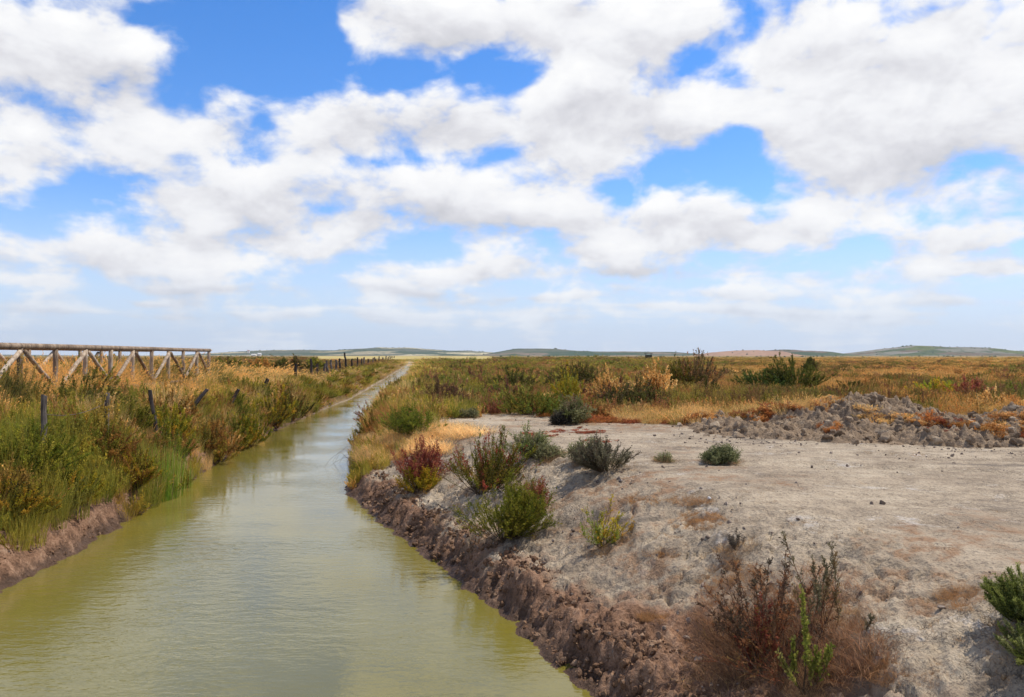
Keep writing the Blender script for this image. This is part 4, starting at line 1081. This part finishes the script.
M_DARKG = flat_mat('window_glass', lin(40, 46, 52), lin(60, 66, 74), .3, 1)
hut = bpy.data.objects.new('lookout_hut', None); COL.objects.link(hut)
yh = 330; hut.location = ((648.5 - CX) / F * yh, yh, float(hgt((648.5 - CX) / F * yh, yh)))
tag(hut, 'dark wooden lookout hut with a flat raised roof standing alone on the horizon', 'hut')
boxes('wall', [(-1.15, 1.15, -1, -.93, .5, 1.7), (-1.15, 1.15, .93, 1, .5, 1.7), (-1.15, -1.08, -.93, .93, .5, 1.7), (1.08, 1.15, -.93, .93, .5, 1.7)], M_HUT, hut)
boxes('floor', [(-1.2, 1.2, -1.05, 1.05, .42, .498)], M_HUT, hut)
for sx in (-1, 1):
    for sy in (-1, 1):
        boxes('post', [(sx * 1.18 - .07, sx * 1.18 + .07, sy * 1.1 - .07, sy * 1.1 + .07, -.4, 2.3)], M_HUT, hut)
boxes('roof', [(-1.6, 1.6, -1.4, 1.4, 2.302, 2.46)], M_HUT, hut)

def farmhouse(px, wpx, hpx, y, zb, lab, twin):
    o = bpy.data.objects.new('farmhouse', None); COL.objects.link(o); w = wpx / F * y; h = hpx / F * y
    o.location = ((px - CX) / F * y, y, zb); tag(o, lab, 'farmhouse', 'white farmhouses below the hills')
    d = w * .5
    boxes('wall', [(-w / 2, w / 2, -d / 2, d / 2, -2, h * .7)], M_WHITE, o)
    bm = bmesh.new(); e = .3
    v = [bm.verts.new(p) for p in ((-w / 2 - e, -d / 2 - e, h * .7 + .004), (w / 2 + e, -d / 2 - e, h * .7 + .004), (w / 2 + e, d / 2 + e, h * .7 + .004), (-w / 2 - e, d / 2 + e, h * .7 + .004), (-w / 2 - e, 0, h), (w / 2 + e, 0, h))]
    for f in ((0, 1, 5, 4), (2, 3, 4, 5), (0, 4, 3), (1, 2, 5), (3, 2, 1, 0)): bm.faces.new([v[i] for i in f])
    me = bpy.data.meshes.new('roof'); bm.to_mesh(me); bm.free(); me.materials.append(M_TILE if not twin else M_WHITE); link('roof', me, o)
    for q in range(3):
        boxes('window', [(-w / 2 + w * (q + .75) / 3.5 - .5, -w / 2 + w * (q + .75) / 3.5 + .5, -d / 2 - .06, -d / 2 - .003, h * .2, h * .45)], M_DARKG, o)
farmhouse(254, 4.5, 2.0, 2300, 1, 'long white farmhouse at the foot of the hills on the left horizon', True)
farmhouse(259.5, 3.2, 3.0, 2330, 1, 'taller white farmhouse with pale roof beside the long one', True)
farmhouse(248.5, 2.2, 2.6, 3950, 16, 'tiny white farmhouse up on the hillside left of the other two', False)

# far trees: thin hedgerows and groves on the plain's rim and the hills
tr_m = flat_mat('far_tree', lin(52, 68, 42), lin(78, 92, 56), .95, .8)
far_trees = proto_collection('far trees', [clod_proto(40 + i, tr_m, 1.0) for i in range(5)])
dg = bpy.context.evaluated_depsgraph_get()
hl = [o for o in COL.objects if o.name.startswith('hills')]
xs, ys, zs, ss = [], [], [], []
def drop(x, y):
    best = 1.0
    for o in hl:
        ok, loc, nn, ii = o.ray_cast(Vector((x, y, 500)), Vector((0, 0, -1)))
        if ok: best = max(best, loc.z)
    return best
spots = []
for q in range(420):
    px = RNG.uniform(200, 1030); y = RNG.choice([2600, 3000, 3100, 3550, 4500, 4550]) + RNG.normal() * 130
    spots.append((px, y, RNG.uniform(3, 7)))
for q in range(46): spots.append((RNG.normal() * 4 + RNG.choice([268, 232, 242, 343, 345, 396, 469, 482, 556, 911, 990, 1000, 1004]), None, RNG.uniform(5, 11)))
for px, y, s in spots:
    if y is None: y = 4600 if px < 485 else (3600 if px < 700 else 3100)
    x = (px - CX) / F * y; z = drop(x, y)
    if z < 2: continue
    xs.append(x); ys.append(y); zs.append(z); ss.append(s)
for q in range(150):
    px = RNG.uniform(-100, 1100); y = RNG.uniform(700, 1500)
    if 300 < px < 500: continue
    xs.append((px - CX) / F * y); ys.append(y); zs.append(1.1); ss.append(RNG.uniform(1.2, 3.2))
xs, ys, zs, ss = map(np.array, (xs, ys, zs, ss))
put('distant_trees', xs, ys, np.stack([ss * 1.3, ss * 1.3, ss], 1), far_trees, 5, np.ones((len(xs), 3)), base=zs, sink=-.3 * ss * 0, label='dark specks of distant trees along the hills and the rim of the plain', cat='distant trees')

# ------------------------------------------------------------------ sky, sun, camera
EL, AZ = math.radians(58), math.radians(64)          # height of the sun, and its bearing from straight ahead towards the right
w = bpy.data.worlds.new('World'); S.world = w; w.use_nodes = True
nt = w.node_tree; nt.nodes.clear()
sky = nd(nt, 'ShaderNodeTexSky', sky_type='NISHITA', sun_disc=False, sun_elevation=EL, sun_rotation=AZ, altitude=0, air_density=1.0, dust_density=0.0, ozone_density=4.0)
skyc = nd(nt, 'ShaderNodeHueSaturation', {'Saturation': 1.3, 'Value': 1.0, 'Color': sky.outputs[0]}).outputs[0]
D = vmath(nt, 'NORMALIZE', nd(nt, 'ShaderNodeTexCoord').outputs['Generated'])
sx = nd(nt, 'ShaderNodeSeparateXYZ', {0: D}); dx, dy, dz = sx.outputs
ay = mth(nt, 'MAXIMUM', mth(nt, 'ABSOLUTE', dy), .18)
zc = mth(nt, 'MAXIMUM', dz, 0.0)
u = mth(nt, 'DIVIDE', dx, ay); v = mth(nt, 'DIVIDE', zc, ay)
def soft_clouds(off):
    zz = mth(nt, 'ADD', zc, .075 + off)
    pl = nd(nt, 'ShaderNodeCombineXYZ', {0: mth(nt, 'DIVIDE', dx, zz), 1: mth(nt, 'DIVIDE', dy, zz), 2: 0.0}).outputs[0]
    a = noise(nt, pl, 1.2, 5, .5, .2)
    dd = nd(nt, 'ShaderNodeMapping', {0: vmath(nt, 'ADD', D, (1.7, .3, off)), 'Scale': (1, 1, 1.6)}).outputs[0]
    e = noise(nt, dd, 10.0, 9, .56, .2)
    return mth(nt, 'ADD', mth(nt, 'MULTIPLY', mth(nt, 'SUBTRACT', a, .5), .75), mth(nt, 'MULTIPLY', mth(nt, 'SUBTRACT', e, .5), 2.0)), dd
def puffs(dd):
    wp = nd(nt, 'ShaderNodeTexNoise', {'Vector': dd, 'Scale': 14.0, 'Detail': 3.0}).outputs[1]
    dw = vmath(nt, 'MULTIPLY_ADD', wp, (.05, .05, .05), dd)
    b = nd(nt, 'ShaderNodeTexVoronoi', {'Vector': dw, 'Scale': 10.0, 'Detail': 2.0, 'Roughness': .5, 'Lacunarity': 2.3}, feature='F1', normalize=True).outputs[0]
    return mth(nt, 'MULTIPLY', mth(nt, 'SUBTRACT', .38, b), 1.35)
wv = nd(nt, 'ShaderNodeTexNoise', {'Vector': D, 'Scale': 6.0, 'Detail': 4.0}).outputs[1]
wx = nd(nt, 'ShaderNodeSeparateColor', {0: wv})
uw = mth(nt, 'ADD', u, mth(nt, 'MULTIPLY', mth(nt, 'SUBTRACT', wx.outputs[0], .5), .07))
vw = mth(nt, 'ADD', v, mth(nt, 'MULTIPLY', mth(nt, 'SUBTRACT', wx.outputs[1], .5), .045))
BL = [  # where blue holes (-) and single clouds (+) lie, as bearings read off the photograph: (px, py, rx, ry, weight)
 (225, 40, 110, 46, -.7), (300, 50, 70, 55, -.6), (440, 76, 110, 20, -.7), (522, 62, 40, 26, -.6), (258, 120, 34, 40, -.4), (400, 158, 55, 8, -.45),
 (722, 155, 28, 40, -1.0), (700, 186, 26, 12, -.3), (590, 170, 60, 18, .45), (735, 76, 26, 14, -.6), (692, 58, 24, 12, -.5), (632, 82, 18, 11, -.5), (415, 250, 60, 13, -.5), (555, 222, 22, 8, -.5),
 (868, 236, 46, 20, -.6), (820, 266, 36, 9, -.35), (28, 212, 60, 20, -.4), (108, 187, 36, 12, -.55), (620, 184, 22, 7, -.4), (512, 338, 900, 14, -.3), (300, 316, 160, 5, .65), (760, 312, 200, 5, .65), (60, 316, 90, 4, .3), (560, 322, 200, 3.5, .3), (930, 320, 90, 4, .3),
 (45, 38, 100, 48, .75), (120, 62, 60, 34, .5), (70, 108, 85, 36, .6), (95, 150, 90, 22, .5), (205, 128, 50, 18, .45), (395, 108, 95, 26, .8), (455, 132, 70, 18, .5),
 (475, 10, 140, 26, .75), (425, 36, 46, 16, .5), (235, 186, 110, 26, .7), (335, 205, 110, 30, .7), (435, 195, 80, 24, .6), (250, 232, 110, 14, .5), (335, 252, 60, 10, .4),
 (85, 254, 115, 18, .75), (40, 286, 34, 5, .4), (575, 90, 60, 36, .75), (650, 118, 95, 30, .75), (600, 30, 110, 34, .7), (520, 214, 80, 14, .6), (640, 212, 105, 20, .7), (765, 222, 90, 20, .7),
 (700, 240, 110, 15, .5), (860, 50, 170, 55, .9), (900, 135, 150, 42, .9), (825, 172, 70, 24, .7), (965, 190, 90, 24, .7), (955, 238, 70, 13, .6), (1000, 264, 60, 8, .5),
 (560, 255, 90, 16, .6), (470, 270, 70, 10, .5), (640, 274, 80, 9, .65), (390, 288, 90, 7, .65), (870, 274, 70, 9, .5), (720, 294, 110, 6, .65), (950, 300, 80, 6, .65), (520, 300, 90, 5, .65), (200, 286, 50, 5, .65), (140, 302, 40, 3.5, .65)]
uv = nd(nt, 'ShaderNodeCombineXYZ', {0: uw, 1: vw, 2: 0.0}).outputs[0]
cov = lit = None
for px, py, rx, ry, wt in BL:
    rx, ry = rx * 1.05, ry * 1.06
    e = vmath(nt, 'MULTIPLY_ADD', uv, (F / rx, F / ry, 0), (-(px - CX) / rx, -(HY - py) / ry, 0))
    d2 = nd(nt, 'ShaderNodeVectorMath', {0: e, 1: e}, operation='DOT_PRODUCT').outputs['Value']
    g = mth(nt, 'MULTIPLY', mth(nt, 'POWER', 2.71828, mth(nt, 'MULTIPLY', d2, -1.0)), wt)
    cov = g if cov is None else mth(nt, 'ADD', cov, g)
    if wt > 0:                                             # tops of single clouds are bright, their bases grey
        l = mth(nt, 'MULTIPLY', g, nd(nt, 'ShaderNodeSeparateXYZ', {0: e}).outputs[1])
        lit = l if lit is None else mth(nt, 'ADD', lit, l)
cov = mth(nt, 'MINIMUM', cov, .95)
base = mth(nt, 'ADD', mth(nt, 'MULTIPLY', cov, .50), -.165)
n0, dd0 = soft_clouds(0.0); n1, _ = soft_clouds(.03)
pf = puffs(dd0)
dens = mth(nt, 'ADD', mth(nt, 'ADD', n0, pf), base)
up = mth(nt, 'SUBTRACT', n1, n0)
alpha = remap(nt, dens, -.22, .26)
shade = mth(nt, 'ADD', .50, mth(nt, 'MULTIPLY', up, -.9))
shade = mth(nt, 'ADD', shade, mth(nt, 'MULTIPLY', lit, .62))
shade = mth(nt, 'ADD', shade, mth(nt, 'MULTIPLY', pf, .55))
shade = mth(nt, 'SUBTRACT', shade, mth(nt, 'MULTIPLY', remap(nt, dens, .2, .9), .12), clamp=True)
cc = ramp(nt, shade, [(.0, (.62, .625, .67)), (.3, (.75, .75, .79)), (.62, (.91, .915, .94)), (1.0, (1.02, 1.02, 1.02))])
hz = remap(nt, dz, .0, .11, 1.0, .0)
cc = mixc(nt, mth(nt, 'MULTIPLY', hz, .45), cc, (.60, .73, .90))
skyc = mixc(nt, 1.0, skyc, (1.22, 1.06, 1.2), 'MULTIPLY')
skyc = mixc(nt, remap(nt, dz, .0, .2, .9, .0), skyc, (3.75, 4.7, 6.1))
bg1 = nd(nt, 'ShaderNodeBackground', {'Color': skyc, 'Strength': .15})
bg2 = nd(nt, 'ShaderNodeBackground', {'Color': cc, 'Strength': 1.0})
mx = nd(nt, 'ShaderNodeMixShader', {0: mth(nt, 'MULTIPLY', alpha, mth(nt, 'SUBTRACT', 1.0, mth(nt, 'MULTIPLY', hz, .2))), 1: bg1, 2: bg2})
nd(nt, 'ShaderNodeOutputWorld', {0: mx.outputs[0]})
w.cycles.sampling_method = 'MANUAL'; w.cycles.sample_map_resolution = 512

sd = Vector((math.sin(AZ) * math.cos(EL), math.cos(AZ) * math.cos(EL), math.sin(EL)))
ld = bpy.data.lights.new('sun', 'SUN'); ld.energy = 4.5; ld.angle = math.radians(.6); ld.color = (1.0, .94, .84)
lo = bpy.data.objects.new('sun', ld); COL.objects.link(lo); lo.rotation_mode = 'QUATERNION'; lo.rotation_quaternion = sd.to_track_quat('Z', 'Y'); lo.location = (20, 10, 40)

cd = bpy.data.cameras.new('camera'); co = bpy.data.objects.new('camera', cd); COL.objects.link(co)
cd.sensor_width = 36; cd.lens = 36 * F / 1024; cd.clip_end = 20000; cd.clip_start = .05
co.location = (0, 0, H); co.rotation_euler = (PI / 2 + math.atan((HY - 348.5) / F), 0, 0)
S.camera = co
S.view_settings.view_transform = 'Standard'; S.view_settings.look = 'None'; S.view_settings.exposure = 0.0; S.view_settings.gamma = 1.0
S.cycles.max_bounces = 6; S.cycles.diffuse_bounces = 3; S.cycles.glossy_bounces = 2; S.cycles.transmission_bounces = 4
S.cycles.use_denoising = True

# the air: pale haze that fades the far hills
hb = bmesh.new(); box_bm(hb, -9500, 9500, -200, 9400, -3, 260)
hm, hnt = mat_new('haze_air')
nd(hnt, 'ShaderNodeOutputMaterial', {'Volume': nd(hnt, 'ShaderNodeVolumePrincipled', {'Color': (.86, .93, 1.0, 1), 'Density': 6e-5, 'Anisotropy': .2}).outputs[0]})
hme = bpy.data.meshes.new('haze'); hb.to_mesh(hme); hb.free(); hme.materials.append(hm)
tag(link('haze', hme), 'thin pale haze in the air over the whole plain', 'haze', kind='stuff')
